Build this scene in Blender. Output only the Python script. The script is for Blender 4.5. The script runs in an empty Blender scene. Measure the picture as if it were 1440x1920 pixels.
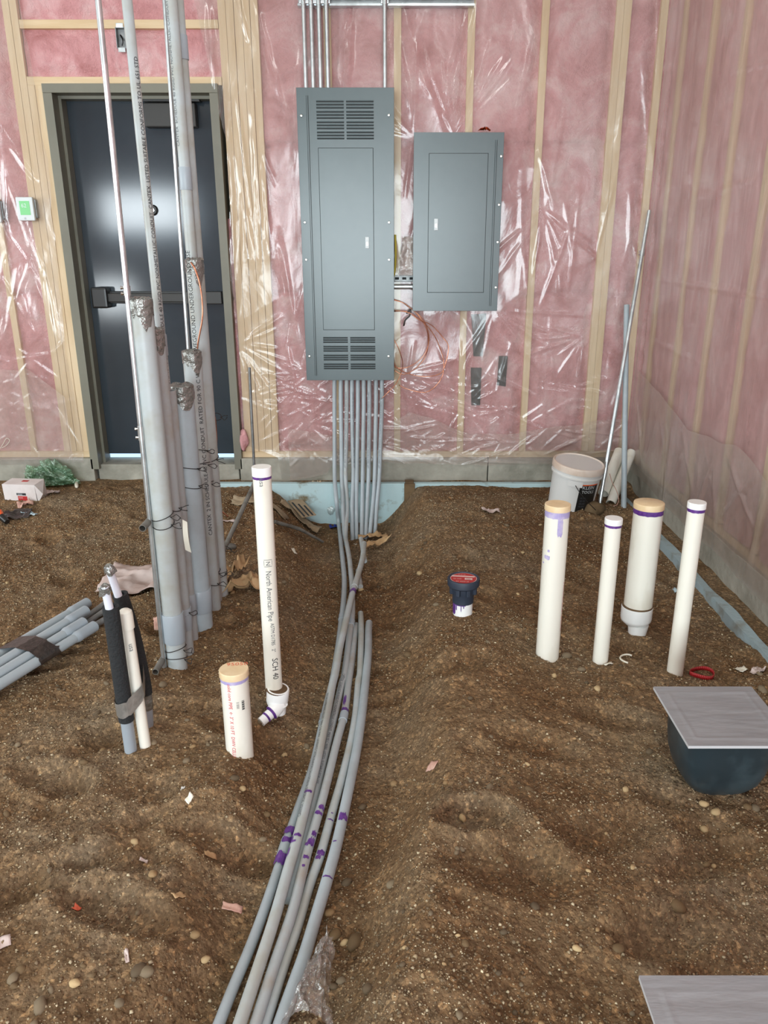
import bpy, bmesh, math, random
import numpy as np
from mathutils import Vector, Matrix

# ------------------------------------------------------------------ camera, world, lights, exposure
SC = bpy.context.scene
COL = SC.collection
F, PX, PY = 1442.0, 740.0, 960.0          # focal length and principal point of the photograph, in pixels
TH = math.radians(18.6)
CS, SN = math.cos(TH), math.sin(TH)
CAM = Vector((0.0, 0.0, 1.5))

cd = bpy.data.cameras.new('camera'); cam = bpy.data.objects.new('camera', cd); COL.objects.link(cam)
cam.location = CAM; cam.rotation_euler = (math.pi/2 - TH, 0, 0)
cd.sensor_fit = 'HORIZONTAL'; cd.sensor_width = 36.0; cd.lens = F/1440*36.0
cd.shift_x = -(PX-720)/1440; cd.clip_start = 0.02; cd.clip_end = 200
SC.camera = cam

w = bpy.data.worlds.new('world'); SC.world = w; w.use_nodes = True
bg = w.node_tree.nodes['Background']; bg.inputs[0].default_value = (0.50, 0.74, 1.0, 1); bg.inputs[1].default_value = 1.2

def area(name, loc, rot, sx, sy, power, col):
    l = bpy.data.lights.new(name, 'AREA'); l.shape = 'RECTANGLE'; l.size = sx; l.size_y = sy
    l.energy = power; l.color = col
    o = bpy.data.objects.new(name, l); COL.objects.link(o); o.location = loc; o.rotation_euler = rot
    return o
# daylight through the open overhead door and the windows behind the camera, and through the side windows
area('daylight_overhead_door', (-0.6, -4.9, 1.55), (math.pi/2, 0, 0), 3.6, 2.6, 330, (0.87, 0.98, 1.0))
area('daylight_window', (-4.6, -4.9, 2.24), (math.pi/2, 0, 0), 1.5, 0.64, 60, (0.88, 0.96, 1.0))
area('daylight_low_window', (-5.35, -4.9, 0.72), (math.pi/2, 0, 0), 0.75, 0.6, 26, (0.88, 0.96, 1.0))
area('daylight_side_windows', (-6.4, 1.2, 2.1), (0, -math.pi/2, 0), 1.8, 5.0, 170, (0.87, 0.98, 1.0))
# unseen area lights added under the ceiling as soft downward fill
for lx, ly in ((-2.6, 2.4), (0.3, 2.4), (-2.6, -1.2), (0.3, -1.2)):
    area('ceiling_fill', (lx, ly, 3.78), (0, 0, 0), 0.25, 2.2, 18, (0.95, 1.0, 0.95))

SC.view_settings.view_transform = 'Standard'; SC.view_settings.look = 'None'
SC.view_settings.gamma = 1.0; SC.view_settings.use_curve_mapping = False
SC.view_settings.exposure = 0.36
try:
    SC.cycles.use_denoising = True
    SC.cycles.transparent_max_bounces = 8
    SC.cycles.use_adaptive_sampling = True; SC.cycles.adaptive_threshold = 0.035
    SC.cycles.max_bounces = 6; SC.cycles.diffuse_bounces = 4; SC.cycles.glossy_bounces = 3; SC.cycles.transmission_bounces = 4
    SC.cycles.caustics_reflective = False; SC.cycles.caustics_refractive = False
except Exception:
    pass

# ------------------------------------------------------------------ helpers
def P(px, py, Y):
    """world point at depth Y seen at this pixel of the photograph"""
    a = (px-PX)/F; b = (PY-py)/F
    k = Y/(CS+b*SN)
    return Vector((a*k, Y, CAM.z + k*(b*CS-SN)))
def G(px, py, z=0.0):
    a = (px-PX)/F; b = (PY-py)/F
    k = (z-CAM.z)/(b*CS-SN)
    return Vector((a*k, k*(CS+b*SN), z))

def _hash(ix, iy, seed):
    h = (ix.astype(np.int64)*374761393 + iy.astype(np.int64)*668265263 + seed*1442695041) & 0x7fffffff
    h = ((h ^ (h >> 13))*1274126177) & 0x7fffffff
    h = h ^ (h >> 16)
    return (h & 0xffff)/65535.0
def vn(x, y, seed=0):
    x = np.asarray(x, float); y = np.asarray(y, float)
    ix = np.floor(x); iy = np.floor(y); fx = x-ix; fy = y-iy
    fx = fx*fx*fx*(fx*(fx*6-15)+10); fy = fy*fy*fy*(fy*(fy*6-15)+10)
    a = _hash(ix, iy, seed); b = _hash(ix+1, iy, seed); c = _hash(ix, iy+1, seed); d = _hash(ix+1, iy+1, seed)
    return (a*(1-fx)+b*fx)*(1-fy)+(c*(1-fx)+d*fx)*fy
def fbm(x, y, seed=0, o=4):
    s = 0; a = 1; t = 0
    for i in range(o):
        s = s+a*(vn(x*2**i+13.7*i, y*2**i+7.1*i, seed+i)-0.5)*2; t += a; a *= 0.5
    return s/t
def ridged(x, y, seed=0, o=3):
    s = 0; a = 1; t = 0
    for i in range(o):
        s = s+a*(1-np.abs(vn(x*2**i, y*2**i, seed+i)-0.5)*2)**3; t += a; a *= 0.5
    return s/t
def sstep(a, b, x):
    t = np.clip((x-a)/(b-a), 0, 1); return t*t*(3-2*t)

W = {}                                     # world origin of every object made here
def link(o, parent=None, loc=None):
    COL.objects.link(o)
    if parent is not None:
        o.parent = parent; W[o] = W[parent]
    else:
        o.location = loc; W[o] = Vector(loc)
    return o
def tag(o, label=None, cat=None, group=None, kind=None):
    if label: o['label'] = label
    if cat: o['category'] = cat
    if group: o['group'] = group
    if kind: o['kind'] = kind
    return o
def thing(name, label, cat, loc, group=None):
    o = bpy.data.objects.new(name, None); o.empty_display_size = 0.05
    link(o, None, loc); return tag(o, label, cat, group)

def catmull(pts, n=6):
    pts = [Vector(p) for p in pts]
    if len(pts) < 3: return pts
    out = []
    Q = [2*pts[0]-pts[1]]+pts+[2*pts[-1]-pts[-2]]
    for i in range(1, len(Q)-2):
        p0, p1, p2, p3 = Q[i-1], Q[i], Q[i+1], Q[i+2]
        for j in range(n):
            t = j/n
            out.append(0.5*((2*p1)+(p2-p0)*t+(2*p0-5*p1+4*p2-p3)*t*t+(3*p1-p0-3*p2+p3)*t**3))
    out.append(pts[-1]); return out
def perp(d):
    d = d.normalized(); a = Vector((0, 0, 1)) if abs(d.z) < 0.9 else Vector((1, 0, 0))
    u = d.cross(a).normalized(); return u, d.cross(u).normalized()

class Path:
    """polyline with arc length and a frame whose 'front' looks to the room's open side"""
    def __init__(s, pts):
        s.p = [Vector(q) for q in pts]; s.l = [0.0]
        for a, b in zip(s.p, s.p[1:]): s.l.append(s.l[-1]+(b-a).length)
        s.L = s.l[-1]
    def at(s, d):
        n = len(s.p); i = 0
        while i < n-2 and s.l[i+1] < d: i += 1
        seg = max(s.l[i+1]-s.l[i], 1e-9); t = (d-s.l[i])/seg
        p = s.p[i].lerp(s.p[i+1], t) if 0 <= t <= 1 else s.p[i]+(s.p[i+1]-s.p[i])*t
        a = (s.p[i+1]-s.p[i]).normalized()
        if 0 < i and t < 0.5: a = a.lerp((s.p[i]-s.p[i-1]).normalized(), 0.5-t).normalized()
        elif i < n-2 and t >= 0.5: a = a.lerp((s.p[i+2]-s.p[i+1]).normalized(), t-0.5).normalized()
        f = CAM-p; f = (f-a*f.dot(a)).normalized()
        return p, a, f, a.cross(f)
    def pos(s, d, th, r):
        p, a, f, rt = s.at(d); return p+(f*math.cos(th)+rt*math.sin(th))*r

class MB:
    def __init__(s): s.v = []; s.f = []
    def quad(s, a, b, c, d):
        i = len(s.v); s.v += [Vector(a), Vector(b), Vector(c), Vector(d)]; s.f.append((i, i+1, i+2, i+3)); return s
    def poly(s, pts):
        i = len(s.v); s.v += [Vector(p) for p in pts]; s.f.append(tuple(range(i, i+len(pts)))); return s
    def box(s, x0, x1, y0, y1, z0, z1, M=None, b=0.0):
        if b <= 0:
            vs = [Vector((x, y, z)) for z in (z0, z1) for y in (y0, y1) for x in (x0, x1)]
            i = len(s.v)
            if M is not None: vs = [M @ q for q in vs]
            s.v += vs
            s.f += [tuple(i+k for k in q) for q in ((0, 2, 3, 1), (4, 5, 7, 6), (0, 1, 5, 4), (2, 6, 7, 3), (0, 4, 6, 2), (1, 3, 7, 5))]
        else:
            bm = bmesh.new(); bmesh.ops.create_cube(bm, size=1)
            for q in bm.verts: q.co = Vector(((x0+x1)/2+q.co.x*(x1-x0), (y0+y1)/2+q.co.y*(y1-y0), (z0+z1)/2+q.co.z*(z1-z0)))
            bmesh.ops.bevel(bm, geom=bm.edges[:], offset=b, segments=2, profile=0.6, affect='EDGES')
            s.bm(bm, M)
        return s
    def bm(s, bm, M=None):
        i = len(s.v); bm.verts.index_update()
        s.v += [(M @ q.co) if M is not None else q.co.copy() for q in bm.verts]
        s.f += [tuple(i+q.index for q in f.verts) for f in bm.faces]; bm.free(); return s
    def tube(s, pts, r, n=16, hollow=0.0, closed=False, caps=True):
        pts = [Vector(p) for p in pts]; m = len(pts); rr = r if hasattr(r, '__len__') else [r]*m
        def tan(i):
            if closed: return (pts[(i+1) % m]-pts[i-1]).normalized()
            a = pts[max(i-1, 0)]; b = pts[min(i+1, m-1)]; return (b-a).normalized()
        u, v = perp(tan(0)); rings = []; rin = []
        for i in range(m):
            t = tan(i); u = (u-t*u.dot(t)).normalized(); v = t.cross(u)
            base = len(s.v)
            for k in range(n):
                a = 2*math.pi*k/n; s.v.append(pts[i]+(u*math.cos(a)+v*math.sin(a))*rr[i])
            rings.append(base)
            if hollow:
                base = len(s.v)
                for k in range(n):
                    a = 2*math.pi*k/n; s.v.append(pts[i]+(u*math.cos(a)+v*math.sin(a))*(rr[i]-hollow))
                rin.append(base)
        for i in range(m if closed else m-1):
            a, b = rings[i], rings[(i+1) % m]
            for k in range(n):
                k2 = (k+1) % n; s.f.append((a+k, a+k2, b+k2, b+k))
                if hollow:
                    c, d = rin[i], rin[(i+1) % m]; s.f.append((c+k, d+k, d+k2, c+k2))
        if not closed:
            if hollow:
                for a, c, fl in ((rings[0], rin[0], 0), (rings[-1], rin[-1], 1)):
                    for k in range(n):
                        k2 = (k+1) % n; s.f.append((a+k, a+k2, c+k2, c+k) if fl else (a+k2, a+k, c+k, c+k2))
            elif caps:
                s.f.append(tuple(rings[0]+k for k in range(n))[::-1]); s.f.append(tuple(rings[-1]+k for k in range(n)))
        return s
    def lathe(s, base, axis, prof, n=24, sq=None):
        base = Vector(base); axis = Vector(axis).normalized(); u, v = perp(axis); rings = []
        for r, h in prof:
            b = len(s.v)
            for k in range(n):
                a = 2*math.pi*k/n; s.v.append(base+axis*h+(u*math.cos(a)+v*math.sin(a))*max(r, 1e-5))
            rings.append(b)
        for a, b in zip(rings, rings[1:]):
            for k in range(n):
                k2 = (k+1) % n; s.f.append((a+k, a+k2, b+k2, b+k))
        if prof[0][0] > 1e-4: s.f.append(tuple(rings[0]+k for k in range(n))[::-1])
        if prof[-1][0] > 1e-4: s.f.append(tuple(rings[-1]+k for k in range(n)))
        return s
    def grid(s, A):                          # A[i][j] -> xyz array (m,n,3)
        A = np.asarray(A, float); m, n = A.shape[:2]; b = len(s.v)
        s.v += [Vector(q) for q in A.reshape(-1, 3)]
        for i in range(m-1):
            for j in range(n-1):
                k = b+i*n+j; s.f.append((k, k+1, k+n+1, k+n))
        return s
    def patch(s, path, r, s0, s1, t0, t1, jag=0.3, seed=0, off=0.0007, ns=5, nt=8):
        rnd = random.Random(seed); L = s1-s0; b = len(s.v)
        ja = [rnd.uniform(-jag, jag)*L*0.5 for _ in range(nt+1)]; jb = [rnd.uniform(-jag, jag)*L*0.5 for _ in range(nt+1)]
        for j in range(nt+1):
            th = t0+(t1-t0)*j/nt; a = s0+ja[j]; c = s1+jb[j]
            pinch = 0.75 if j in (0, nt) else 1.0; mid = (a+c)/2
            for i in range(ns+1):
                d = a+(c-a)*i/ns; d = mid+(d-mid)*pinch
                s.v.append(path.pos(d, th, r+off))
        for j in range(nt):
            for i in range(ns):
                k = b+j*(ns+1)+i; s.f.append((k, k+1, k+ns+2, k+ns+1))
        return s
    def build(s, name, mat, parent=None, smooth=None, loc=None, label=None):
        if parent is not None: o0 = W[parent]
        else:
            if loc is None:
                xs = [q.x for q in s.v]; ys = [q.y for q in s.v]; zs = [q.z for q in s.v]
                loc = ((min(xs)+max(xs))/2, (min(ys)+max(ys))/2, min(zs))
            o0 = Vector(loc)
        me = bpy.data.meshes.new(name); me.from_pydata([q-o0 for q in s.v], [], s.f)
        if mat is not None: me.materials.append(mat)
        if smooth:
            me.shade_smooth()
            if smooth is not True:
                bm = bmesh.new(); bm.from_mesh(me); lim = math.radians(smooth)
                for e in bm.edges:
                    if len(e.link_faces) == 2 and e.calc_face_angle(0) > lim: e.smooth = False
                bm.to_mesh(me); bm.free()
        me.update()
        o = bpy.data.objects.new(name, me); link(o, parent, loc)
        if label: o['label'] = label
        return o
def grid_object(name, mat, A, parent=None, smooth=True, loc=(0, 0, 0)):
    """fast big grid: A is (m,n,3)"""
    A = np.asarray(A, np.float64); m, n = A.shape[:2]
    o0 = np.array(W[parent] if parent is not None else loc)
    co = (A.reshape(-1, 3)-o0).astype(np.float32)
    idx = np.arange(m*n).reshape(m, n)
    q = np.stack([idx[:-1, :-1], idx[:-1, 1:], idx[1:, 1:], idx[1:, :-1]], -1).reshape(-1, 4).astype(np.int32)
    me = bpy.data.meshes.new(name); me.vertices.add(m*n); me.vertices.foreach_set('co', co.ravel())
    me.loops.add(q.size); me.loops.foreach_set('vertex_index', q.ravel())
    me.polygons.add(len(q)); me.polygons.foreach_set('loop_start', np.arange(0, q.size, 4, dtype=np.int32))
    me.polygons.foreach_set('loop_total', np.full(len(q), 4, np.int32))
    me.update(calc_edges=True)
    if smooth: me.shade_smooth()
    if mat is not None: me.materials.append(mat)
    o = bpy.data.objects.new(name, me); return link(o, parent, loc)

# ------------------------------------------------------------------ materials
def new_mat(name):
    m = bpy.data.materials.new(name); m.use_nodes = True; nt = m.node_tree
    return m, nt, nt.nodes['Principled BSDF']
def N(nt, typ, **kw):
    n = nt.nodes.new(typ)
    for k, v in kw.items():
        if k == 'inp':
            for a, b in v.items(): n.inputs[a].default_value = b
        else: setattr(n, k, v)
    return n
def ramp(nt, stops):
    r = nt.nodes.new('ShaderNodeValToRGB'); e = r.color_ramp.elements
    while len(e) < len(stops): e.new(0.5)
    for q, (p, c) in zip(e, stops): q.position = p; q.color = (*c, 1) if len(c) == 3 else c
    return r
def s2l(c): return tuple((x/255/12.92) if x/255 <= 0.04045 else ((x/255+0.055)/1.055)**2.4 for x in c)
def mat(name, c, rough=0.5, metal=0.0, c2=None, scale=8.0, lo=0.42, hi=0.62, bump=0.0, bscale=40.0, spec=0.5, stretch=None, trans=0.0, coat=0.0, detail=4):
    m, nt, b = new_mat(name); c = s2l(c)
    b.inputs['Base Color'].default_value = (*c, 1); b.inputs['Roughness'].default_value = rough
    b.inputs['Metallic'].default_value = metal; b.inputs['Specular IOR Level'].default_value = spec
    b.inputs['Coat Weight'].default_value = coat
    tc = N(nt, 'ShaderNodeTexCoord'); src = tc.outputs['Object']
    if stretch:
        mp = N(nt, 'ShaderNodeMapping'); mp.inputs['Scale'].default_value = stretch; nt.links.new(src, mp.inputs[0]); src = mp.outputs[0]
    if c2 is not None:
        no = N(nt, 'ShaderNodeTexNoise', inp={'Scale': scale, 'Detail': detail, 'Roughness': 0.6}); nt.links.new(src, no.inputs['Vector'])
        r = ramp(nt, [(lo, c), (hi, s2l(c2))]); nt.links.new(no.outputs['Fac'], r.inputs[0]); nt.links.new(r.outputs[0], b.inputs['Base Color'])
    if bump > 0:
        no = N(nt, 'ShaderNodeTexNoise', inp={'Scale': bscale, 'Detail': 4.0}); nt.links.new(src, no.inputs['Vector'])
        bp = N(nt, 'ShaderNodeBump', inp={'Strength': bump, 'Distance': 0.01}); nt.links.new(no.outputs['Fac'], bp.inputs['Height']); nt.links.new(bp.outputs[0], b.inputs['Normal'])
    return m
M = {}
M['wood'] = mat('pine', (226, 202, 168), 0.7, c2=(208, 178, 138), scale=4, lo=0.40, hi=0.75, stretch=(5, 5, 0.5), bump=0.12, bscale=12)
M['wood_h'] = mat('pine_across', (222, 198, 162), 0.7, c2=(204, 174, 132), scale=4, lo=0.40, hi=0.75, stretch=(0.5, 5, 5), bump=0.12, bscale=12)
M['sheath'] = mat('sheathing_board', (118, 116, 108), 0.8, c2=(96, 94, 88), scale=6)
M['rear'] = mat('wall_lining', (176, 142, 138), 0.8, c2=(158, 128, 122), scale=3)
M['ceil'] = mat('ceiling_lining', (170, 165, 155), 0.8)
M['conc'] = mat('concrete', (172, 168, 156), 0.85, c2=(134, 131, 119), scale=5, lo=0.35, hi=0.7, bump=0.5, bscale=30)
M['foam'] = mat('blue_foam_board', (182, 208, 212), 0.75, c2=(118, 108, 84), scale=6, lo=0.56, hi=0.68, bump=0.2, bscale=60)
M['foam2'] = mat('grey_blue_foam_edge', (160, 178, 184), 0.75, c2=(128, 122, 106), scale=9, lo=0.5, hi=0.75, bump=0.3, bscale=60)
M['door'] = mat('door_paint', (56, 64, 71), 0.11, c2=(52, 60, 67), scale=3, bump=0.004, bscale=5)
M['frame'] = mat('door_frame_paint', (120, 118, 104), 0.45, c2=(112, 110, 97), scale=3)
M['black'] = mat('black_hardware', (30, 30, 30), 0.35)
M['bronze'] = mat('dark_bronze', (46, 44, 42), 0.4, metal=0.2)
M['panel'] = mat('panel_grey_enamel', (94, 106, 109), 0.27, c2=(90, 102, 105), scale=2.5, bump=0.006, bscale=4)
M['slot'] = mat('slot_dark', (22, 26, 28), 0.7)
M['chrome'] = mat('bright_steel', (225, 225, 222), 0.18, metal=1.0)
M['emt'] = mat('galvanized_steel', (204, 210, 212), 0.30, metal=0.82, c2=(182, 188, 190), scale=14)
M['emt_dull'] = mat('dull_galvanized', (150, 152, 152), 0.45, metal=0.8, c2=(120, 122, 122), scale=14)
M['rod'] = mat('weathered_grey_rod', (118, 116, 110), 0.6, c2=(88, 84, 76), scale=12)
M['pvc'] = mat('grey_pvc', (168, 178, 184), 0.38, c2=(158, 166, 170), scale=6)
M['pvc_dirty'] = mat('grey_pvc_dusty', (170, 176, 178), 0.42, c2=(160, 150, 138), scale=9, lo=0.5, hi=0.78)
M['pvc_dark'] = mat('grey_pvc_dark', (124, 126, 126), 0.45, c2=(112, 106, 98), scale=9, lo=0.5, hi=0.75)
M['pvc_light'] = mat('grey_pvc_light', (178, 186, 188), 0.4, c2=(168, 170, 164), scale=6)
M['coupl'] = mat('grey_coupling', (164, 174, 182), 0.36)
M['white'] = mat('white_pvc', (236, 232, 220), 0.33, c2=(204, 194, 172), scale=6, lo=0.5, hi=0.82, stretch=(1, 1, 0.4))
M['white2'] = mat('white_pvc_clean', (240, 240, 238), 0.3)
M['cream'] = mat('cream_cap', (232, 208, 170), 0.5, c2=(222, 194, 152), scale=12)
M['primer'] = mat('purple_primer', (84, 42, 122), 0.35, c2=(108, 66, 142), scale=60)
M['primer_l'] = mat('pale_purple_primer', (172, 160, 206), 0.45, c2=(196, 186, 214), scale=40)
M['ink'] = mat('ink_black', (38, 40, 44), 0.6)
M['ink_g'] = mat('ink_grey', (88, 92, 98), 0.6)
M['ink_red'] = mat('ink_red', (206, 60, 82), 0.6)
M['ink_or'] = mat('ink_orange', (226, 110, 80), 0.6)
M['rubber'] = mat('navy_rubber', (44, 52, 66), 0.55)
M['label_red'] = mat('label_red', (178, 44, 44), 0.5)
M['label_pale'] = mat('label_pale', (226, 190, 184), 0.5)
M['copper'] = mat('bare_copper', (222, 158, 128), 0.3, metal=0.9, c2=(190, 120, 92), scale=20)
M['foamblk'] = mat('black_pipe_foam', (34, 36, 38), 0.85, bump=0.6, bscale=120)
M['pex'] = mat('pex_white', (228, 232, 244), 0.35)
M['tape'] = mat('silver_duct_tape', (150, 148, 144), 0.3, metal=0.55, c2=(176, 172, 168), scale=20, bump=0.25, bscale=40)
M['foil'] = mat('crumpled_foil_tape', (138, 138, 134), 0.25, metal=0.6, bump=0.9, bscale=45)
M['btape'] = mat('black_tape', (44, 40, 38), 0.3, c2=(64, 56, 52), scale=30, bump=0.4, bscale=60)
M['sleeve'] = mat('grey_blue_sleeve', (150, 158, 166), 0.5)
M['tub'] = mat('dark_green_tub', (40, 52, 58), 0.35, c2=(58, 72, 78), scale=6, lo=0.45, hi=0.6)
M['lid'] = mat('silver_grey_board', (146, 146, 149), 0.42, c2=(138, 138, 141), scale=5, bump=0.35, bscale=9, stretch=(0.8, 4, 1))
M['lid_edge'] = mat('board_edge', (196, 196, 198), 0.35)
M['bucket'] = mat('white_bucket', (226, 226, 224), 0.35, c2=(214, 208, 198), scale=5, lo=0.5, hi=0.8)
M['bucketlid'] = mat('bucket_lid', (230, 216, 204), 0.4, c2=(214, 192, 174), scale=6)
M['mud'] = mat('mud', (104, 80, 54), 0.9, c2=(84, 62, 40), scale=20)
M['rock'] = mat('brown_rock', (112, 92, 66), 0.9, c2=(88, 70, 48), scale=14, bump=0.4, bscale=30)
M['kraft'] = mat('kraft_paper', (198, 164, 122), 0.75, c2=(178, 144, 104), scale=10)
M['card'] = mat('dusty_cardboard', (166, 148, 122), 0.8, c2=(144, 124, 98), scale=8)
M['paper'] = mat('dusty_paper', (206, 188, 182), 0.75, c2=(182, 160, 152), scale=6)
M['carton'] = mat('white_carton', (222, 214, 212), 0.6, c2=(208, 198, 194), scale=6)
M['orange'] = mat('orange_plastic', (238, 92, 28), 0.45)
M['redp'] = mat('red_plastic', (168, 36, 40), 0.4)
M['shell'] = mat('pale_scrap', (226, 220, 204), 0.6)
M['pinkscrap'] = mat('pink_scrap', (206, 166, 150), 0.85, c2=(188, 140, 126), scale=30)
M['lightblue'] = mat('foam_scrap', (176, 196, 204), 0.7)
M['stat'] = mat('thermostat_white', (214, 220, 222), 0.4)
M['wirek'] = mat('black_tie_wire', (52, 48, 46), 0.5, metal=0.4)
M['yellow'] = mat('yellow_jacket', (206, 186, 66), 0.5)
M['blue'] = mat('blue_plastic', (40, 56, 140), 0.4)
M['brass'] = mat('screw_steel', (226, 224, 216), 0.25, metal=0.9)

# pink fibreglass
m, nt, b = new_mat('pink_fibreglass'); tc = N(nt, 'ShaderNodeTexCoord')
n1 = N(nt, 'ShaderNodeTexNoise', inp={'Scale': 4.5, 'Detail': 6.0, 'Roughness': 0.62, 'Distortion': 0.6}); nt.links.new(tc.outputs['Object'], n1.inputs['Vector'])
r1 = ramp(nt, [(0.28, s2l((188, 128, 128))), (0.5, s2l((218, 162, 164))), (0.72, s2l((234, 200, 200)))]); nt.links.new(n1.outputs['Fac'], r1.inputs[0]); nt.links.new(r1.outputs[0], b.inputs['Base Color'])
n2 = N(nt, 'ShaderNodeTexNoise', inp={'Scale': 22.0, 'Detail': 6.0, 'Roughness': 0.7}); nt.links.new(tc.outputs['Object'], n2.inputs['Vector'])
bp = N(nt, 'ShaderNodeBump', inp={'Strength': 0.8, 'Distance': 0.025}); nt.links.new(n2.outputs['Fac'], bp.inputs['Height']); nt.links.new(bp.outputs[0], b.inputs['Normal'])
b.inputs['Roughness'].default_value = 0.95; b.inputs['Specular IOR Level'].default_value = 0.1
M['pink'] = m

def film(name, haze, tint, gloss=0.16, rough=0.14, bstr=0.5, bscale=9.0, stretch=(1, 1, 1)):
    m = bpy.data.materials.new(name); m.use_nodes = True; nt = m.node_tree; nt.nodes.clear()
    out = N(nt, 'ShaderNodeOutputMaterial'); tc = N(nt, 'ShaderNodeTexCoord')
    mp = N(nt, 'ShaderNodeMapping'); mp.inputs['Scale'].default_value = stretch; nt.links.new(tc.outputs['Object'], mp.inputs[0])
    no = N(nt, 'ShaderNodeTexNoise', inp={'Scale': bscale, 'Detail': 5.0, 'Roughness': 0.55, 'Distortion': 1.2}); nt.links.new(mp.outputs[0], no.inputs['Vector'])
    bp = N(nt, 'ShaderNodeBump', inp={'Strength': bstr, 'Distance': 0.03}); nt.links.new(no.outputs['Fac'], bp.inputs['Height'])
    tr = N(nt, 'ShaderNodeBsdfTransparent'); tr.inputs[0].default_value = (0.97, 0.965, 0.955, 1)
    df = N(nt, 'ShaderNodeBsdfDiffuse'); df.inputs[0].default_value = (*s2l(tint), 1); nt.links.new(bp.outputs[0], df.inputs['Normal'])
    gl = N(nt, 'ShaderNodeBsdfGlossy'); gl.inputs['Roughness'].default_value = rough; nt.links.new(bp.outputs[0], gl.inputs['Normal'])
    hz = N(nt, 'ShaderNodeMapRange', inp={1: 0.3, 2: 0.7, 3: haze*0.6, 4: haze*1.4}); nt.links.new(no.outputs['Fac'], hz.inputs[0])
    m1 = N(nt, 'ShaderNodeMixShader'); nt.links.new(hz.outputs[0], m1.inputs[0]); nt.links.new(tr.outputs[0], m1.inputs[1]); nt.links.new(df.outputs[0], m1.inputs[2])
    fr = N(nt, 'ShaderNodeLayerWeight', inp={'Blend': 0.25}); nt.links.new(bp.outputs[0], fr.inputs['Normal'])
    ma = N(nt, 'ShaderNodeMath', operation='MULTIPLY_ADD', inp={1: 0.6, 2: gloss}); nt.links.new(fr.outputs['Facing'], ma.inputs[0])
    m2 = N(nt, 'ShaderNodeMixShader'); nt.links.new(ma.outputs[0], m2.inputs[0]); nt.links.new(m1.outputs[0], m2.inputs[1]); nt.links.new(gl.outputs[0], m2.inputs[2])
    nt.links.new(m2.outputs[0], out.inputs[0]); return m
M['film'] = film('clear_poly_sheet', 0.10, (232, 222, 216), gloss=0.05, rough=0.14, bstr=0.10, bscale=5, stretch=(1, 1, 0.5))
M['film_h'] = film('hazy_poly_sheet', 0.15, (236, 216, 206), gloss=0.05, rough=0.30, bstr=0.2, bscale=4, stretch=(1, 1.6, 0.3))
M['film_s'] = film('skirt_poly_sheet', 0.17, (228, 208, 198), gloss=0.05, rough=0.25, bstr=0.25, bscale=5, stretch=(1, 1.2, 0.5))
M['film_bag'] = film('clear_bag', 0.20, (205, 200, 196), gloss=0.10, rough=0.14, bstr=0.45, bscale=14)
M['film_green'] = film('green_bag', 0.30, (120, 168, 128), gloss=0.12, rough=0.12, bstr=0.9, bscale=14)
for nd in M['film_green'].node_tree.nodes:
    if nd.type == 'BSDF_TRANSPARENT': nd.inputs[0].default_value = (0.62, 0.82, 0.66, 1)

# dirt
m, nt, b = new_mat('brown_dirt'); tc = N(nt, 'ShaderNodeTexCoord'); L = nt.links.new; ob = tc.outputs['Object']
def nz(sc_, de=5.0, ro=0.6):
    q = N(nt, 'ShaderNodeTexNoise', inp={'Scale': sc_, 'Detail': de, 'Roughness': ro}); L(ob, q.inputs['Vector']); return q.outputs['Fac']
r1 = ramp(nt, [(0.34, s2l((112, 84, 59))), (0.5, s2l((131, 106, 80))), (0.66, s2l((137, 119, 98)))]); L(nz(1.6, 6, 0.65), r1.inputs[0])
def mulcol(a, fac_out, stops, f=1.0):
    r = ramp(nt, stops); L(fac_out, r.inputs[0]); q = N(nt, 'ShaderNodeMix', data_type='RGBA', blend_type='MULTIPLY'); q.inputs[0].default_value = f
    L(a, q.inputs[6]); L(r.outputs[0], q.inputs[7]); return q.outputs[2]
c_ = mulcol(r1.outputs[0], nz(60, 5, 0.75), [(0.32, (0.62, 0.60, 0.57)), (0.52, (1, 1, 1)), (0.72, (1.25, 1.24, 1.2))], 0.8)
hs = []
for sc_, lim in ((75.0, 0.62), (150.0, 0.55)):
    vo = N(nt, 'ShaderNodeTexVoronoi', inp={'Scale': sc_}); L(ob, vo.inputs['Vector'])
    sp = N(nt, 'ShaderNodeSeparateColor'); L(vo.outputs['Color'], sp.inputs[0])
    c_ = mulcol(c_, sp.outputs[1], [(0.0, (0.80, 0.79, 0.78)), (0.6, (1, 1, 1)), (0.88, (1.25, 1.24, 1.2)), (1.0, (2.0, 1.95, 1.8))], 0.75)
    ds = N(nt, 'ShaderNodeMapRange', inp={1: 0.0, 2: lim, 3: 1.0, 4: 0.0}); L(vo.outputs['Distance'], ds.inputs[0])
    mu = N(nt, 'ShaderNodeMath', operation='MULTIPLY'); L(ds.outputs[0], mu.inputs[0]); L(sp.outputs[2], mu.inputs[1]); hs.append(mu.outputs[0])
L(c_, b.inputs['Base Color'])
ad = N(nt, 'ShaderNodeMath', operation='MULTIPLY_ADD', inp={1: 0.5}); L(hs[1], ad.inputs[0]); L(hs[0], ad.inputs[2])
ad2 = N(nt, 'ShaderNodeMath', operation='MULTIPLY_ADD', inp={1: 1.3}); L(nz(38, 8, 0.72), ad2.inputs[0]); L(ad.outputs[0], ad2.inputs[2])
bp = N(nt, 'ShaderNodeBump', inp={'Strength': 1.0, 'Distance': 0.009}); L(ad2.outputs[0], bp.inputs['Height']); L(bp.outputs[0], b.inputs['Normal'])
b.inputs['Roughness'].default_value = 0.95; b.inputs['Specular IOR Level'].default_value = 0.12
M['dirt'] = m
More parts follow.
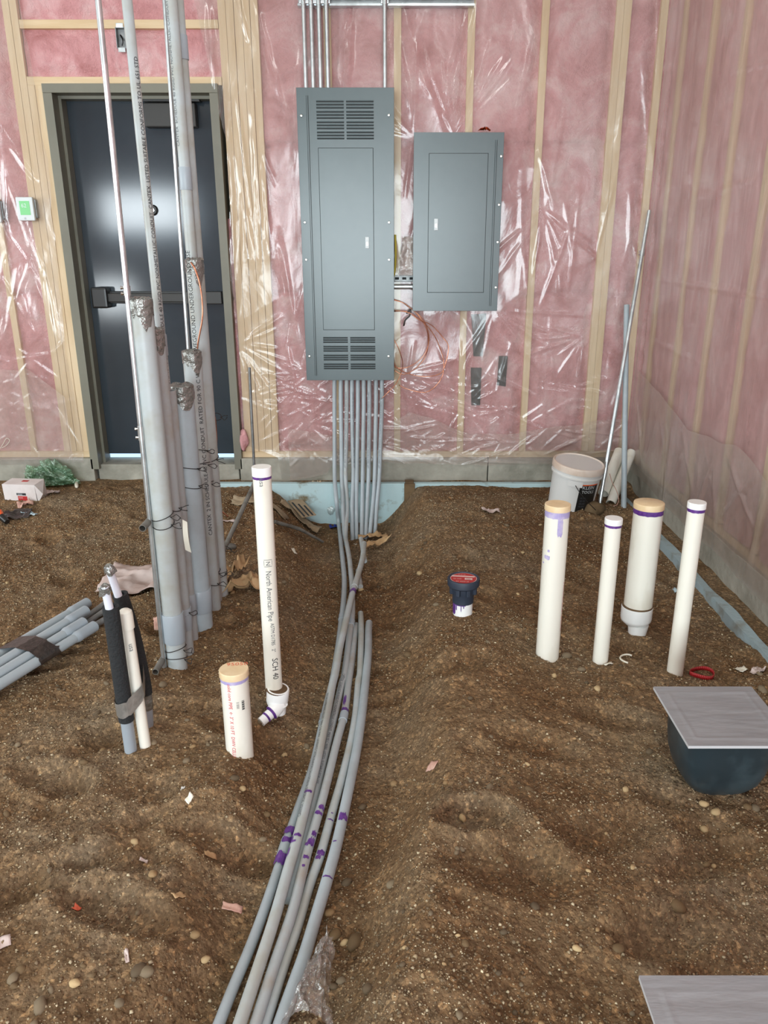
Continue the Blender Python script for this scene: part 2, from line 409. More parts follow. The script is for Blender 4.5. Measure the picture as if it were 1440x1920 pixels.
def stone_mat(name, island):
    m, nt, b = new_mat(name)
    if island: g = N(nt, 'ShaderNodeNewGeometry'); src = g.outputs['Random Per Island']
    else: g = N(nt, 'ShaderNodeObjectInfo'); src = None
    r = ramp(nt, [(0.0, s2l((92, 72, 50))), (0.3, s2l((134, 108, 78))), (0.55, s2l((116, 100, 80))), (0.72, s2l((164, 138, 102))), (0.88, s2l((168, 152, 126))), (1.0, s2l((212, 196, 164)))])
    if src is not None: nt.links.new(src, r.inputs[0])
    tc = N(nt, 'ShaderNodeTexCoord'); csrc = r.outputs[0] if island else g.outputs['Color']
    n = N(nt, 'ShaderNodeTexNoise', inp={'Scale': 60.0 if island else 30.0, 'Detail': 3.0}); nt.links.new(tc.outputs['Object'], n.inputs['Vector'])
    r2 = ramp(nt, [(0.3, (0.75, 0.73, 0.7)), (0.7, (1.1, 1.1, 1.1))]); nt.links.new(n.outputs['Fac'], r2.inputs[0])
    mx = N(nt, 'ShaderNodeMix', data_type='RGBA', blend_type='MULTIPLY'); mx.inputs[0].default_value = 1.0
    nt.links.new(csrc, mx.inputs[6]); nt.links.new(r2.outputs[0], mx.inputs[7]); nt.links.new(mx.outputs[2], b.inputs['Base Color'])
    b.inputs['Roughness'].default_value = 0.8; return m
M['grain'] = stone_mat('gravel_grains', True); M['pebble'] = stone_mat('pebble_stone', False)
m, nt, b = new_mat('green_screen'); b.inputs['Base Color'].default_value = (*s2l((110, 170, 120)), 1)
b.inputs['Emission Color'].default_value = (*s2l((130, 225, 140)), 1); b.inputs['Emission Strength'].default_value = 0.30; M['screen'] = m
m, nt, b = new_mat('lamp_tube'); b.inputs['Emission Color'].default_value = (1, 0.95, 0.88, 1); b.inputs['Emission Strength'].default_value = 4; M['lamp'] = m

# ------------------------------------------------------------------ lettering
_TXT = {}
def text_bm(body, size):
    cu = bpy.data.curves.new('lettering', 'FONT'); cu.body = body; cu.size = size; cu.resolution_u = 2
    o = bpy.data.objects.new('lettering', cu); COL.objects.link(o)
    dg = bpy.context.evaluated_depsgraph_get(); me = bpy.data.meshes.new_from_object(o.evaluated_get(dg))
    bm = bmesh.new(); bm.from_mesh(me); bpy.data.objects.remove(o); bpy.data.curves.remove(cu); bpy.data.meshes.remove(me)
    return bm
def text_on_path(body, size, path, r, s0, th0, mat_, parent, up=False, off=0.0009, name='printed_lettering', wide=1.0, fit=None):
    bm = text_bm(body, size)
    if fit: wide = fit/max(q.co.x for q in bm.verts)
    for h in (0.15, 0.35, 0.55):
        bmesh.ops.bisect_plane(bm, geom=bm.verts[:]+bm.edges[:]+bm.faces[:], plane_co=(0, h*size, 0), plane_no=(0, 1, 0))
    mb = MB(); bm.verts.index_update()
    sg = 1 if up else -1
    for q in bm.verts:
        mb.v.append(path.pos(s0+sg*q.co.x*wide, th0-sg*(q.co.y-0.35*size)/r, r+off))
    mb.f = [tuple(q.index for q in f.verts) for f in bm.faces]; bm.free()
    return mb.build(name, mat_, parent)
def text_flat(body, size, org, ux, uy, mat_, parent, name='printed_lettering', wide=1.0):
    bm = text_bm(body, size); mb = MB(); bm.verts.index_update(); ux = Vector(ux); uy = Vector(uy); org = Vector(org)
    for q in bm.verts: mb.v.append(org+ux*q.co.x*wide+uy*q.co.y)
    mb.f = [tuple(q.index for q in f.verts) for f in bm.faces]; bm.free()
    return mb.build(name, mat_, parent)
def hull2(pts):
    pts = sorted(set((round(a, 6), round(b, 6)) for a, b in pts))
    def half(ps):
        h = []
        for p in ps:
            while len(h) > 1 and (h[-1][0]-h[-2][0])*(p[1]-h[-2][1])-(h[-1][1]-h[-2][1])*(p[0]-h[-2][0]) <= 0: h.pop()
            h.append(p)
        return h
    a = half(pts); b = half(pts[::-1]); return a[:-1]+b[:-1]
def band(mb, cs, rs, axis, width, off=0.001, jag=0.0, seed=1, skew=None):
    """a strip wound tightly round several parallel round things"""
    axis = Vector(axis).normalized(); u, v = perp(axis); c0 = sum((Vector(c) for c in cs), Vector())/len(cs); pts = []
    for c, r in zip(cs, rs):
        d = Vector(c)-c0
        for k in range(20):
            a = 2*math.pi*k/20; pts.append((d.dot(u)+(r+off)*math.cos(a), d.dot(v)+(r+off)*math.sin(a)))
    h = hull2(pts); n = len(h); rnd = random.Random(seed); b = len(mb.v)
    for a, c in h:
        q = c0+u*a+v*c
        sk = skew.dot(q-c0) if skew is not None else 0.0
        for t in (-0.5, -0.17, 0.17, 0.5):
            mb.v.append(q+axis*(t*width+sk+(rnd.uniform(-jag, jag) if abs(t) > 0.4 else 0)))
    for i in range(n):
        for t in range(3):
            a = b+i*4+t; c = b+((i+1) % n)*4+t; mb.f.append((a, c, c+1, a+1))
    return mb

# ------------------------------------------------------------------ ground
_cl = [(500, 1905, -.1), (557, 1740, -.1), (600, 1600, -.1), (636, 1440, -.1), (655, 1300, -.1), (662, 1200, -.1), (660, 1120, -.12), (655, 1050, -.15), (660, 1000, -.19)]
_cp = sorted([(G(a, b_, c).y, G(a, b_, c).x) for a, b_, c in _cl])
_cy = np.array([-1.0]+[q[0] for q in _cp]+[5.2]); _cx = np.array([_cp[0][1]-0.8]+[q[1] for q in _cp]+[_cp[-1][1]])
FEET = []
_r = random.Random(5)
for i in range(95):
    FEET.append((_r.uniform(-2.6, 1.45), _r.uniform(1.0, 4.6), _r.uniform(0.06, 0.12), _r.uniform(0.04, 0.065), _r.uniform(0, 3.14), _r.uniform(0.012, 0.032)))
for px_, py_, a_, b_, d_ in ((865, 1262, .10, .07, .04), (890, 1545, .09, .06, .05), (340, 1330, .16, .05, .03), (330, 1540, .14, .06, .03), (250, 1600, .13, .05, .03), (90, 1640, .12, .05, .03), (1150, 1560, .14, .06, .03), (1240, 1750, .10, .06, .04), (1150, 1350, .12, .06, .03), (1340, 1610, .13, .05, .035), (430, 1560, .13, .05, .04), (220, 1700, .15, .05, .035), (100, 1460, .13, .05, .03), (1000, 1400, .13, .06, .025), (960, 1640, .16, .08, .03)):
    q = G(px_, py_, 0); FEET.append((q.x, q.y, a_, b_, _r.uniform(-0.5, 0.5), d_))
FT = np.array(FEET)*np.array([1, 1, 1, 1, 1, .85])
def T(x, y, fine=True):
    x = np.asarray(x, float); y = np.asarray(y, float)
    xc = np.interp(y, _cy, _cx)+0.03*fbm(y*2.2, y*0+3, 9, 2); d = x-xc
    dep = np.interp(y, [0.5, 1.6, 2.4, 3.0, 3.6, 4.2, 4.55, 5.0], [.11, .115, .12, .13, .15, .19, .23, .24])
    fl = np.interp(y, [1, 2, 3, 3.8, 4.5], [.13, .13, .11, .12, .17])
    bl = np.interp(y, [1, 2, 3, 3.8, 4.5], [.16, .24, .30, .40, .42]); br = np.interp(y, [1, 2, 3, 3.8, 4.5], [.20, .22, .28, .30, .30])
    wob = 1+0.35*fbm(x*3, y*3, 21, 2)
    prof = np.where(d < 0, 1-sstep(fl, fl+bl*wob, -d), 1-sstep(fl, fl+br*wob, d))
    z = 0.0-dep*prof
    mc = np.interp(y, [1, 2, 3, 3.8, 4.5], [.05, .18, .33, .40, .52]); mw = np.interp(y, [1, 2, 3, 3.8, 4.5], [.22, .26, .32, .40, .50])
    mh = np.interp(y, [1, 1.8, 3, 3.8, 4.4, 4.8], [.02, .03, .045, .075, .10, .06])
    z = z+mh*np.exp(-((x-mc)/mw)**2)*(1-prof)
    z = z+0.05*sstep(4.0, 4.75, y)*sstep(-0.5, -0.9, x)
    z = z+0.04*sstep(3.9, 4.5, y)*sstep(0.9, 1.2, x)
    big = 1-0.5*prof
    z = z+0.030*fbm(x*1.5, y*1.5, 31, 3)*big+0.012*fbm(x*5.5, y*5.5, 41, 4)+0.008*ridged(x*7+y*2, y*9, 43, 3)
    if x.size < 400:
        c, s_ = np.cos(FT[:, 4]), np.sin(FT[:, 4]); dx = x.reshape(-1, 1)-FT[:, 0]; dy = y.reshape(-1, 1)-FT[:, 1]
        e = ((dx*c+dy*s_)/FT[:, 2])**2+((-dx*s_+dy*c)/FT[:, 3])**2
        z = z+(FT[:, 5]*(-np.exp(-np.minimum(e*e*0.8, 60))+0.35*np.exp(-np.minimum(((np.sqrt(e+1e-9)-1.5)/0.4)**2, 60)))).sum(1).reshape(z.shape)
    else:
        z = np.array(z)
        for fx, fy, a, b_, an, dp in FT:
            m_ = (np.abs(x-fx) < 3.2*a) & (np.abs(y-fy) < 3.2*a)
            if not m_.any(): continue
            c, s_ = math.cos(an), math.sin(an); dx = x[m_]-fx; dy = y[m_]-fy
            e = ((dx*c+dy*s_)/a)**2+((-dx*s_+dy*c)/b_)**2
            z[m_] += dp*(-np.exp(-np.minimum(e*e*0.8, 60))+0.35*np.exp(-np.minimum(((np.sqrt(e+1e-9)-1.5)/0.4)**2, 60)))
    q = ((x+.46)/.12)**2+((y-2.30)/.12)**2; z = z-0.035*np.exp(-q)
    if fine:
        z = z+0.008*fbm(x*20, y*20, 51, 4)+0.004*(ridged(x*38, y*38, 61, 2)-0.4)
    # strip of soil between the foam boards and the foundation
    k = sstep(4.835, 4.875, y); z = z*(1-k)+(0.05+0.012*fbm(x*6, y*6, 71, 3))*k
    k = sstep(1.425, 1.465, x)*(1-sstep(4.8, 4.85, y)); z = z*(1-k)+(0.018+0.012*fbm(x*6, y*6, 71, 3))*k
    return z
def t1(x, y): return float(T(np.array([x]), np.array([y]))[0])
def hit(px, py, dz=0.0):
    z = 0.0
    for _ in range(12):
        p = G(px, py, z); z = 0.5*z+0.5*(t1(p.x, p.y)+dz)
    return G(px, py, z)

ys = [0.35]
while ys[-1] < 5.02: ys.append(ys[-1]+0.0042+0.0018*max(ys[-1]-1, 0))
ys = np.array(ys); xs = np.linspace(-3.3, 1.6, 620)
XX, YY = np.meshgrid(xs, ys); ZZ = T(XX, YY)
floor = tag(grid_object('floor', M['dirt'], np.stack([XX, YY, ZZ], -1)), 'lumpy brown dirt floor with a shallow trench', kind='structure')
XX, YY = np.meshgrid(np.linspace(-6.5, 1.6, 60), np.linspace(-5, 0.36, 50))
tag(grid_object('floor_rear', M['dirt'], np.stack([XX, YY, 0.01*fbm(XX*2, YY*2, 5)], -1)), 'brown dirt floor behind the camera', kind='structure')
XX, YY = np.meshgrid(np.linspace(-6.5, -3.29, 30), np.linspace(0.34, 5.02, 40))
tag(grid_object('floor_side', M['dirt'], np.stack([XX, YY, 0.01*fbm(XX*2, YY*2, 6)], -1)), 'brown dirt floor beyond the side of the picture', kind='structure')

# ------------------------------------------------------------------ room shell
XR, YB = 1.58, 5.0
HT = 3.9
def wall(name, boxes, mt, label):
    mb = MB()
    for q in boxes: mb.box(*q)
    return tag(mb.build(name, mt, None, loc=(0, 0, 0)), label, kind='structure')
DX0, DX1, DZ0, DZ1 = -1.975, -1.068, 0.165, 2.375        # door opening
wall_back = wall('wall_back', [(-6.5, DX0-0.06, 5.14, 5.18, 0.2, HT), (DX1+0.05, XR+0.18, 5.14, 5.18, 0.2, HT), (DX0-0.06, DX1+0.05, 5.14, 5.18, DZ1+0.05, HT)], M['sheath'], 'rear stud wall filled with pink insulation')
wall_right = wall('wall_right', [(XR+0.14, XR+0.18, -5, 5.14, 0.2, HT)], M['sheath'], 'side stud wall filled with pink insulation under plastic')
wall('wall_left', [(-6.6, -6.5, -5, 5.1, -0.2, HT)], M['rear'], 'far side wall outside the picture')
wall('wall_front', [(-6.5, -5.5, -5.1, -5, -.2, HT), (-3.6, -2.5, -5.1, -5, -.2, HT), (1.3, XR, -5.1, -5, -.2, HT), (-5.5, -3.6, -5.1, -5, -.2, 1.7), (-5.5, -3.6, -5.1, -5, 2.7, HT), (-2.5, 1.3, -5.1, -5, 2.9, HT)], M['rear'], 'wall behind the camera with the overhead door opening')
wall('ceiling', [(-6.6, XR+.2, -5.1, 5.2, HT, HT+.1)], M['ceil'], 'ceiling above the picture')
for i, (lx, ly) in enumerate(((-2.6, 2.4), (0.3, 2.4), (-2.6, -1.2), (0.3, -1.2))):  # out-of-view fixtures added to go with the fill lights
    t = thing('ceiling_fill_fixture', 'added fixture of a ceiling fill light, out of the picture', 'lamp', (lx, ly, 3.8), 'added fill lights under the ceiling')
    MB().box(lx-.15, lx+.15, ly-1.15, ly+1.15, 3.82, HT, b=.01).build('housing', M['stat'], t)
# foundation
def conc(name, q, label):
    x0, x1, y0, y1, z0, z1 = q
    return tag(MB().box(x0, x1, y0, y1, z0, z1, b=0.006).build(name, M['conc'], None), label, kind='structure')
conc('trim_1', (-6.5, DX0-0.035, 4.965, 5.2, -0.4, 0.205), 'grey concrete foundation curb left of the door')
conc('trim_2', (DX0-0.02, DX1+0.02, 5.0, 5.2, -0.4, 0.155), 'recessed grey concrete curb under the door')
conc('trim_3', (DX1+0.035, 0.62, 4.965, 5.2, -0.4, 0.205), 'grey concrete foundation curb under the electrical panels')
conc('trim_4', (0.626, XR+0.2, 4.965, 5.2, -0.4, 0.205), 'grey concrete foundation curb behind the bucket')
conc('trim_5', (XR-0.02, XR+0.2, -5, 4.96, -0.4, 0.20), 'grey concrete foundation curb under the plastic covered side wall')
# foam boards along the foundation
fb = MB().box(-1.2, 1.18, 4.84, 4.885, -0.45, 0.068, b=.003).build('foam_board', M['foam'], None); tag(fb, 'light blue foam board standing in the dirt along the rear foundation', 'foam board')
fb = MB(); fb.grid(np.array([[(1.425+0.006*fbm(np.array([y*3.]), np.array([0.]), 3)[0], y, 0.036), (1.47+0.01*fbm(np.array([y*5.]), np.array([2.]), 4)[0], y, 0.034+0.004*math.sin(y*9))] for y in np.linspace(0.6, 4.8, 90)]))
fb.grid(np.array([[(1.425, y, -0.3), (1.425+0.006*fbm(np.array([y*3.]), np.array([0.]), 3)[0], y, 0.036)] for y in np.linspace(0.6, 4.8, 90)]))
fb.grid(np.array([[(1.47, y, -0.3), (1.47+0.01*fbm(np.array([y*5.]), np.array([2.]), 4)[0], y, 0.034+0.004*math.sin(y*9))] for y in np.linspace(0.6, 4.8, 90)]))
tag(fb.build('foam_board', M['foam2'], None), 'pale foam board edge running along the plastic covered side wall', 'foam board')
# studs, plates and batts of the back wall
def stud(parent, x0, x1, z0, z1, horiz=False, y0=YB, y1=5.14):
    return MB().box(x0, x1, y0, y1, z0, z1, b=.002).build('header' if horiz else 'stud', M['wood_h' if horiz else 'wood'], parent)
def X_at(px, py, Y=YB): return P(px, py, Y).x
STZ0, STZ1 = 0.245, HT
bplate = [(-6.5, DX0-0.06), (DX1+0.05, XR+.14)]
for a, b_ in bplate: MB().box(a, b_, 4.998, 5.13, 0.205, 0.245, b=.002).build('bottom_plate', M['wood_h'], wall_back)
bays = []
# left of the door
xs_l = [-3.30, X_at(35, 660)-.02]
for x in xs_l: stud(wall_back, x, x+.04, STZ0, STZ1)
kx = X_at(95, 480)
stud(wall_back, kx-.085, kx-.045, STZ0, STZ1); stud(wall_back, kx-.043, kx-.003, STZ0, STZ1)
stud(wall_back, kx-.001, kx+.039, STZ0, DZ1+.09); stud(wall_back, kx+.041, DX0-.056, STZ0, DZ1+.09)
bays += [(-3.26, xs_l[1], STZ0, STZ1), (xs_l[1]+.04, kx-.085, STZ0, STZ1)]
# above the door
post0, post1 = X_at(437, 480), X_at(506, 480)
h1 = P(300, 152, YB).z; h2 = P(300, 45, YB).z
stud(wall_back, kx+.0, post0-.001, h1-.022, h1+.022, True, y0=YB-.002); stud(wall_back, kx+.0, post0-.001, h2-.022, h2+.022, True, y0=YB-.002)
bays += [(kx+.0, post0, h1+.022, h2-.022), (kx+.0, post0, h2+.022, STZ1)]
# built-up post right of the door
nb = 5; wv = (post1-post0)/nb
for i in range(nb): stud(wall_back, post0+i*wv+.001, post0+(i+1)*wv-.001, STZ0, STZ1, y0=YB-0.003*(i % 2))
stl = [X_at(631, 780), X_at(745, 500), X_at(868, 640), X_at(999, 480), X_at(1126, 480), X_at(1139, 480), XR-.06]
prev = post1
for i, x in enumerate(stl):
    stud(wall_back, x-.021, x+.021, STZ0, STZ1)
    if x-.021-prev > 0.06: bays.append((prev, x-.021, STZ0, STZ1))
    prev = x+.021
bays.append((post0-.075, post0-.004, STZ0, 1.7))
MB().box(XR-.038, XR+.10, 5.002, 5.12, STZ0, HT).build('insulation_batt', M['pink'], wall_back)
for i, (a, b_, z0, z1) in enumerate(bays):
    nu = max(int((b_-a)/.018), 4); nv = int((z1-z0)/.02)
    u = np.linspace(0, 1, nu); v = np.linspace(0, 1, nv); U, V = np.meshgrid(u, v); X_ = a+(b_-a)*U; Z_ = z0+(z1-z0)*V
    edge = np.minimum(np.minimum(U, 1-U)*(b_-a), np.minimum(V, 1-V)*(z1-z0))
    Yq = YB+0.026-0.026*sstep(0, .07, edge)-0.013*fbm(X_*6, Z_*4, 100+i, 4)-0.009*fbm(X_*18, Z_*13, 140+i, 4)+0.010*ridged(X_*7+Z_*3, Z_*6-X_*3, 160+i, 3)
    seam = 0.03*np.exp(-((Z_-1.24-.02*np.sin(X_*7))/.012)**2)+0.03*np.exp(-((Z_-2.1)/.010)**2); Yq = Yq+seam
    grid_object('insulation_batt', M['pink'], np.stack([X_, Yq, Z_], -1), wall_back)
# right wall: studs and batts
yst = [4.84, 4.40, 3.99, 3.57, 3.16, 2.74, 2.3]
for y in yst: MB().box(XR, XR+.14, y-.02, y+.02, STZ0, STZ1, b=.002).build('stud', M['wood'], wall_right)
MB().box(XR, XR+.14, -5, 5.0, 0.2, 0.24, b=.002).build('bottom_plate', M['wood'], wall_right)
yb = [5.0]+yst
for i in range(len(yb)-1):
    a, b_ = yb[i+1]+.02, yb[i]-(.02 if i else 0)
    U, V = np.meshgrid(np.linspace(0, 1, 20), np.linspace(0, 1, 140)); Y_ = a+(b_-a)*U; Z_ = STZ0+(STZ1-STZ0)*V
    edge = np.minimum(U, 1-U)*(b_-a)
    Xq = XR+0.024-0.024*sstep(0, .07, edge)-0.010*fbm(Y_*6, Z_*4, 200+i, 4)-0.006*fbm(Y_*20, Z_*14, 240+i, 3)
    grid_object('insulation_batt', M['pink'], np.stack([Xq, Y_, Z_], -1), wall_right)
MB().box(XR+.01, XR+.12, -5, 2.28, .245, HT).build('insulation_batt', M['pink'], wall_right)
MB().box(-6.5, -3.3, 5.0, 5.12, .245, HT).build('insulation_batt', M['pink'], wall_back)

# ------------------------------------------------------------------ door
fr = thing('door_1', 'dark slate grey exit door in an olive grey metal frame', None, ((DX0+DX1)/2, 5.05, DZ0)); tag(fr, kind='structure')
FY0 = 4.965
zt = P(300, 157, FY0).z
mb = MB()
for x0, x1 in ((DX0-.053, DX0), (DX1, DX1+.05)):
    mb.box(x0, x1, FY0, 5.19, .13, DZ1, b=.002)
mb.box(DX0-.053, DX1+.05, FY0-.001, 5.19, DZ1+.0005, zt+.002, b=.002)
mb.build('door_frame', M['frame'], fr)
mb = MB(); mb.box(DX0, DX0+.017, 5.05, 5.125, .13, DZ1); mb.box(DX1-.017, DX1, 5.05, 5.125, .13, DZ1); mb.box(DX0+.017, DX1-.017, 5.05, 5.125, DZ1-.017, DZ1)
mb.build('door_stop', M['frame'], fr)
leaf = MB().box(DX0+.004, DX1-.004, 5.128, 5.172, .197, DZ1-.003, b=.002).build('door_leaf', M['door'], fr)
c0 = P(268, 192, 5.06); c1 = P(368, 238, 5.06)
dc = MB().box(c0.x, c1.x, 5.06, 5.127, c1.z, c0.z, b=.006).build('door_closer', M['bronze'], fr)
MB().box(c0.x, c1.x+.03, 5.058, 5.09, c0.z+.004, c0.z+.03, b=.003).build('closer_arm', M['black'], dc)
b0 = P(168, 548, 5.03); b1 = P(420, 570, 5.03)
br = MB().box(b0.x+.08, b1.x-.03, 5.065, 5.10, b1.z+.008, b0.z-.008, b=.006).build('push_bar', M['bronze'], fr)
MB().box(b0.x+.0, b0.x+.10, 5.04, 5.127, b1.z-.028, b0.z+.028, b=.012).build('latch_case', M['black'], br)
MB().box(b0.x+.08, b1.x-.0, 5.10, 5.127, b1.z-.002, b0.z+.002, b=.003).build('rail', M['black'], br)
MB().box(b1.x-.26, b1.x-.02, 5.06, 5.11, b1.z-.002, b0.z+.002, b=.004).build('end_cover', M['bronze'], br)
kp = P(286, 394, 5.12)
mb = MB().lathe((kp.x, 5.128, kp.z), (0, -1, 0), [(.032, 0), (.032, .01), (.026, .016), (.0, .016)], 24); mb.build('lock_rose', M['black'], fr)
MB().lathe((kp.x-.003, 5.115, kp.z), (0, -1, 0), [(.017, 0), (.017, .008), (0, .010)], 20).build('lock_cylinder', M['chrome'], fr)

# ------------------------------------------------------------------ plastic sheets
def sheet(name, label, mt, XYZ): 
    o = grid_object(name, mt, XYZ, None, True, tuple(XYZ.reshape(-1, 3).mean(0))); return tag(o, label, 'plastic sheet')
def creases(A_, B_, items):
    """tension folds: list of (a, b, angle, length, width, height) ridges on a sheet with plane coordinates A_, B_"""
    out = np.zeros_like(A_)
    for a, b, an, ln, wd, h in items:
        c, s_ = math.cos(an), math.sin(an); du = (A_-a)*c+(B_-b)*s_; dv = -(A_-a)*s_+(B_-b)*c+0.10*wd*np.sin(du*40)
        m_ = (np.abs(du) < ln) & (np.abs(dv) < wd*4)
        if m_.any():
            t = np.clip(1-(du[m_]/ln)**2, 0, 1); out[m_] = np.maximum(out[m_], h*t*np.exp(-(dv[m_]/wd)**2))
    return out
def fan(rn, a, b, an0, an1, n, l0, l1, h=.010):
    q = []
    for _ in range(n):
        an = rn.uniform(an0, an1); ln = rn.uniform(l0, l1); d0 = rn.uniform(.0, .08); q.append((a+math.cos(an)*(ln+d0), b+math.sin(an)*(ln+d0), an, ln, rn.uniform(.006, .013), rn.uniform(.4, 1)*h))
    return q
# back wall, right of the door
zl = [0.06, 0.10, 0.21, 0.30, 0.9, 1.4, 1.9, 2.1, 2.35, 2.6, 2.9, 3.3]
xl = [X_at(528, 900, 4.95), X_at(526, 890, 4.95), X_at(520, 858, 4.95), X_at(455, 800, 4.95), X_at(445, 640, 4.95), X_at(430, 480, 4.95), X_at(425, 330, 4.95), X_at(426, 260, 4.95), X_at(404, 180, 4.95), X_at(384, 90, 4.95), X_at(355, 0, 4.95), X_at(330, -60, 4.95)]
nu, nv = 330, 380
U, V = np.meshgrid(np.linspace(0, 1, nu), np.linspace(0, 1, nv))
Zt = 3.2
X_ = -1.0+U*2.57
def zbot(x): return np.interp(x, [-1.2, -.72, -.70, -.45, -.42, -.05, 0.0, .6, 1.0, 1.6], [.06, .06, .07, .11, .17, .20, .19, .17, .19, .20])+0.010*fbm(x*5, x*0, 300, 3)
for _ in range(3):
    Z_ = zbot(X_)+V*(Zt-zbot(X_)); L_ = np.interp(Z_, zl, xl)+0.012*fbm(Z_*6, Z_*0, 310, 3); X_ = L_+U*(1.565-L_)
rn = random.Random(21); cr = []
for (a, b, a0, a1, n) in ((0.0, .76, -1.5, .3, 22), (-.55, .76, 2.4, 4.2, 12), (.62, 1.16, -2.2, .4, 16), (.11, 2.15, 1.2, 3.0, 10), (.35, 2.16, .6, 2.3, 14), (-1.0, .95, -1.4, .6, 9), (-.98, .6, -.9, .5, 7), (.9, 1.75, -2.8, -.3, 9), (1.2, 1.0, -3.4, -.6, 10), (.45, .55, -3, 3, 14), (-.6, .45, -3, 3, 16), (.75, .4, -3, 3, 12)): cr += fan(rn, a, b, a0, a1, n, .06, .26)
for _ in range(60): cr.append((rn.uniform(-.9, 1.5), rn.uniform(.2, 2.9), rn.uniform(1.2, 1.95), rn.uniform(.1, .45), rn.uniform(.008, .018), rn.uniform(.003, .010)))
for _ in range(70): cr.append((rn.uniform(-.7, 1.4), rn.uniform(.22, .75), rn.uniform(-.7, .7), rn.uniform(.05, .25), rn.uniform(.005, .010), rn.uniform(.003, .010)))
for _ in range(16): cr.append((rn.uniform(-1.2, -.8), rn.uniform(1.5, 2.9), rn.uniform(1.4, 1.8), rn.uniform(.2, .5), rn.uniform(.008, .02), rn.uniform(.010, .024)))
wr = 0.014*ridged(X_*1.5+Z_*0.5, Z_*0.8-X_*0.4, 320, 2)+0.003*fbm(X_*7, Z_*3, 330, 3)+creases(X_, Z_, cr)
wr = wr+0.012*sstep(-.95, -1.15, X_)*sstep(2.0, 2.4, Z_)
Yf = 4.978-np.clip(wr, 0, .05)
Yf = np.minimum(Yf, 4.962+0.016*sstep(.16, .30, Z_))
sheet('plastic_sheet', 'large clear wrinkled plastic sheet hung over the rear wall behind both panels', M['film'], np.stack([X_, Yf, Z_], -1))
# a second layer along the bottom, as a hanging apron
U, V = np.meshgrid(np.linspace(0, 1, 200), np.linspace(0, 1, 70)); X_ = -.70+U*2.2
z1_ = np.interp(X_, [-.7, -.3, .1, .5, 1.0, 1.5], [.42, .34, .52, .36, .40, .50])+.03*fbm(X_*4, X_*0, 370, 3); z0_ = zbot(X_)-.012; Z_ = z0_+V*(z1_-z0_)
cr = []
for _ in range(70): cr.append((rn.uniform(-.7, 1.5), rn.uniform(.15, .5), rn.uniform(-.6, .9), rn.uniform(.06, .25), rn.uniform(.005, .011), rn.uniform(.004, .012)))
Yf = np.minimum(4.955-.008*ridged(X_*3, Z_*4, 371, 2)-creases(X_, Z_, cr), 4.95)
sheet('plastic_sheet', 'milky plastic strip along the bottom of the rear wall above the curb', M['film_s'], np.stack([X_, Yf, Z_], -1))
# back wall, left of the door
U, V = np.meshgrid(np.linspace(0, 1, 150), np.linspace(0, 1, 280)); Z_ = .17+V*3.0+0.015*fbm(U*7, U*0, 400, 3)*(1-V)
xr = np.interp(Z_, [.1, .3, .9, 2.0, 3.2], [X_at(150, 850, 4.95), X_at(150, 800, 4.95), X_at(118, 640, 4.95), X_at(80, 260, 4.95), X_at(30, 0, 4.95)])+.01*fbm(Z_*7, Z_*0, 410, 3)
X_ = -3.3+U*(xr+3.3); cr = []
for _ in range(50): cr.append((rn.uniform(-3.0, -2.1), rn.uniform(.2, 2.9), rn.uniform(1.0, 2.2), rn.uniform(.1, .4), rn.uniform(.007, .015), rn.uniform(.003, .010)))
for _ in range(30): cr.append((rn.uniform(-2.8, -2.1), rn.uniform(.2, .9), rn.uniform(-.8, .8), rn.uniform(.06, .22), rn.uniform(.006, .010), rn.uniform(.003, .010)))
Yf = 4.978-0.012*ridged(X_*1.7+Z_*.4, Z_*0.8, 420, 2)-0.003*fbm(X_*7, Z_*3, 430, 3)-creases(X_, Z_, cr); Yf = np.minimum(Yf, 4.96+0.018*sstep(.16, .30, Z_))
sheet('plastic_sheet', 'clear plastic sheet over pink insulation beside the thermostats', M['film'], np.stack([X_, Yf, Z_], -1))
# milky double layer low on that sheet
U, V = np.meshgrid(np.linspace(0, 1, 40), np.linspace(0, 1, 40)); xa_, xb_ = P(-40, 800, 4.94).x, P(128, 800, 4.94).x; X_ = xa_+U*(xb_-xa_)
zt_ = np.interp(U, [0, .55, .62, 1], [P(0, 690, 4.94).z, P(70, 695, 4.94).z, P(80, 690, 4.94).z, P(120, 745, 4.94).z]); Z_ = .20+V*(zt_-.20)
Yf = 4.952-.010*ridged(X_*3, Z_*3, 440, 3)
sheet('plastic_sheet', 'milky doubled plastic patch low on the wall left of the door', M['film_s'], np.stack([X_, Yf, Z_], -1))
# right wall, upper sheet
U, V = np.meshgrid(np.linspace(0, 1, 240), np.linspace(0, 1, 240)); Y_ = 1.2+U*3.75; Z_ = .16+V*3.1; cr = []
for _ in range(60): cr.append((rn.uniform(2.6, 4.9), rn.uniform(.6, 3.0), rn.uniform(1.35, 1.8), rn.uniform(.15, .6), rn.uniform(.010, .025), rn.uniform(.002, .007)))
cr += [(3.6, 1.33, .02, 1.4, .010, .009), (3.5, 1.80, -.03, 1.0, .008, .006), (3.6, 2.25, .12, .6, .008, .006), (4.3, .98, .05, .5, .008, .005)]
Xf = 1.566-0.008*ridged(Y_*1.6, Z_*.4, 500, 2)-0.002*fbm(Y_*8, Z_*2, 510, 3)-creases(Y_, Z_, cr)
Xf = Xf-0.03*sstep(4.85, 4.95, Y_)
sheet('plastic_sheet', 'hazy plastic sheet stretched tight over the side wall studs', M['film_h'], np.stack([Xf, Y_, Z_], -1))
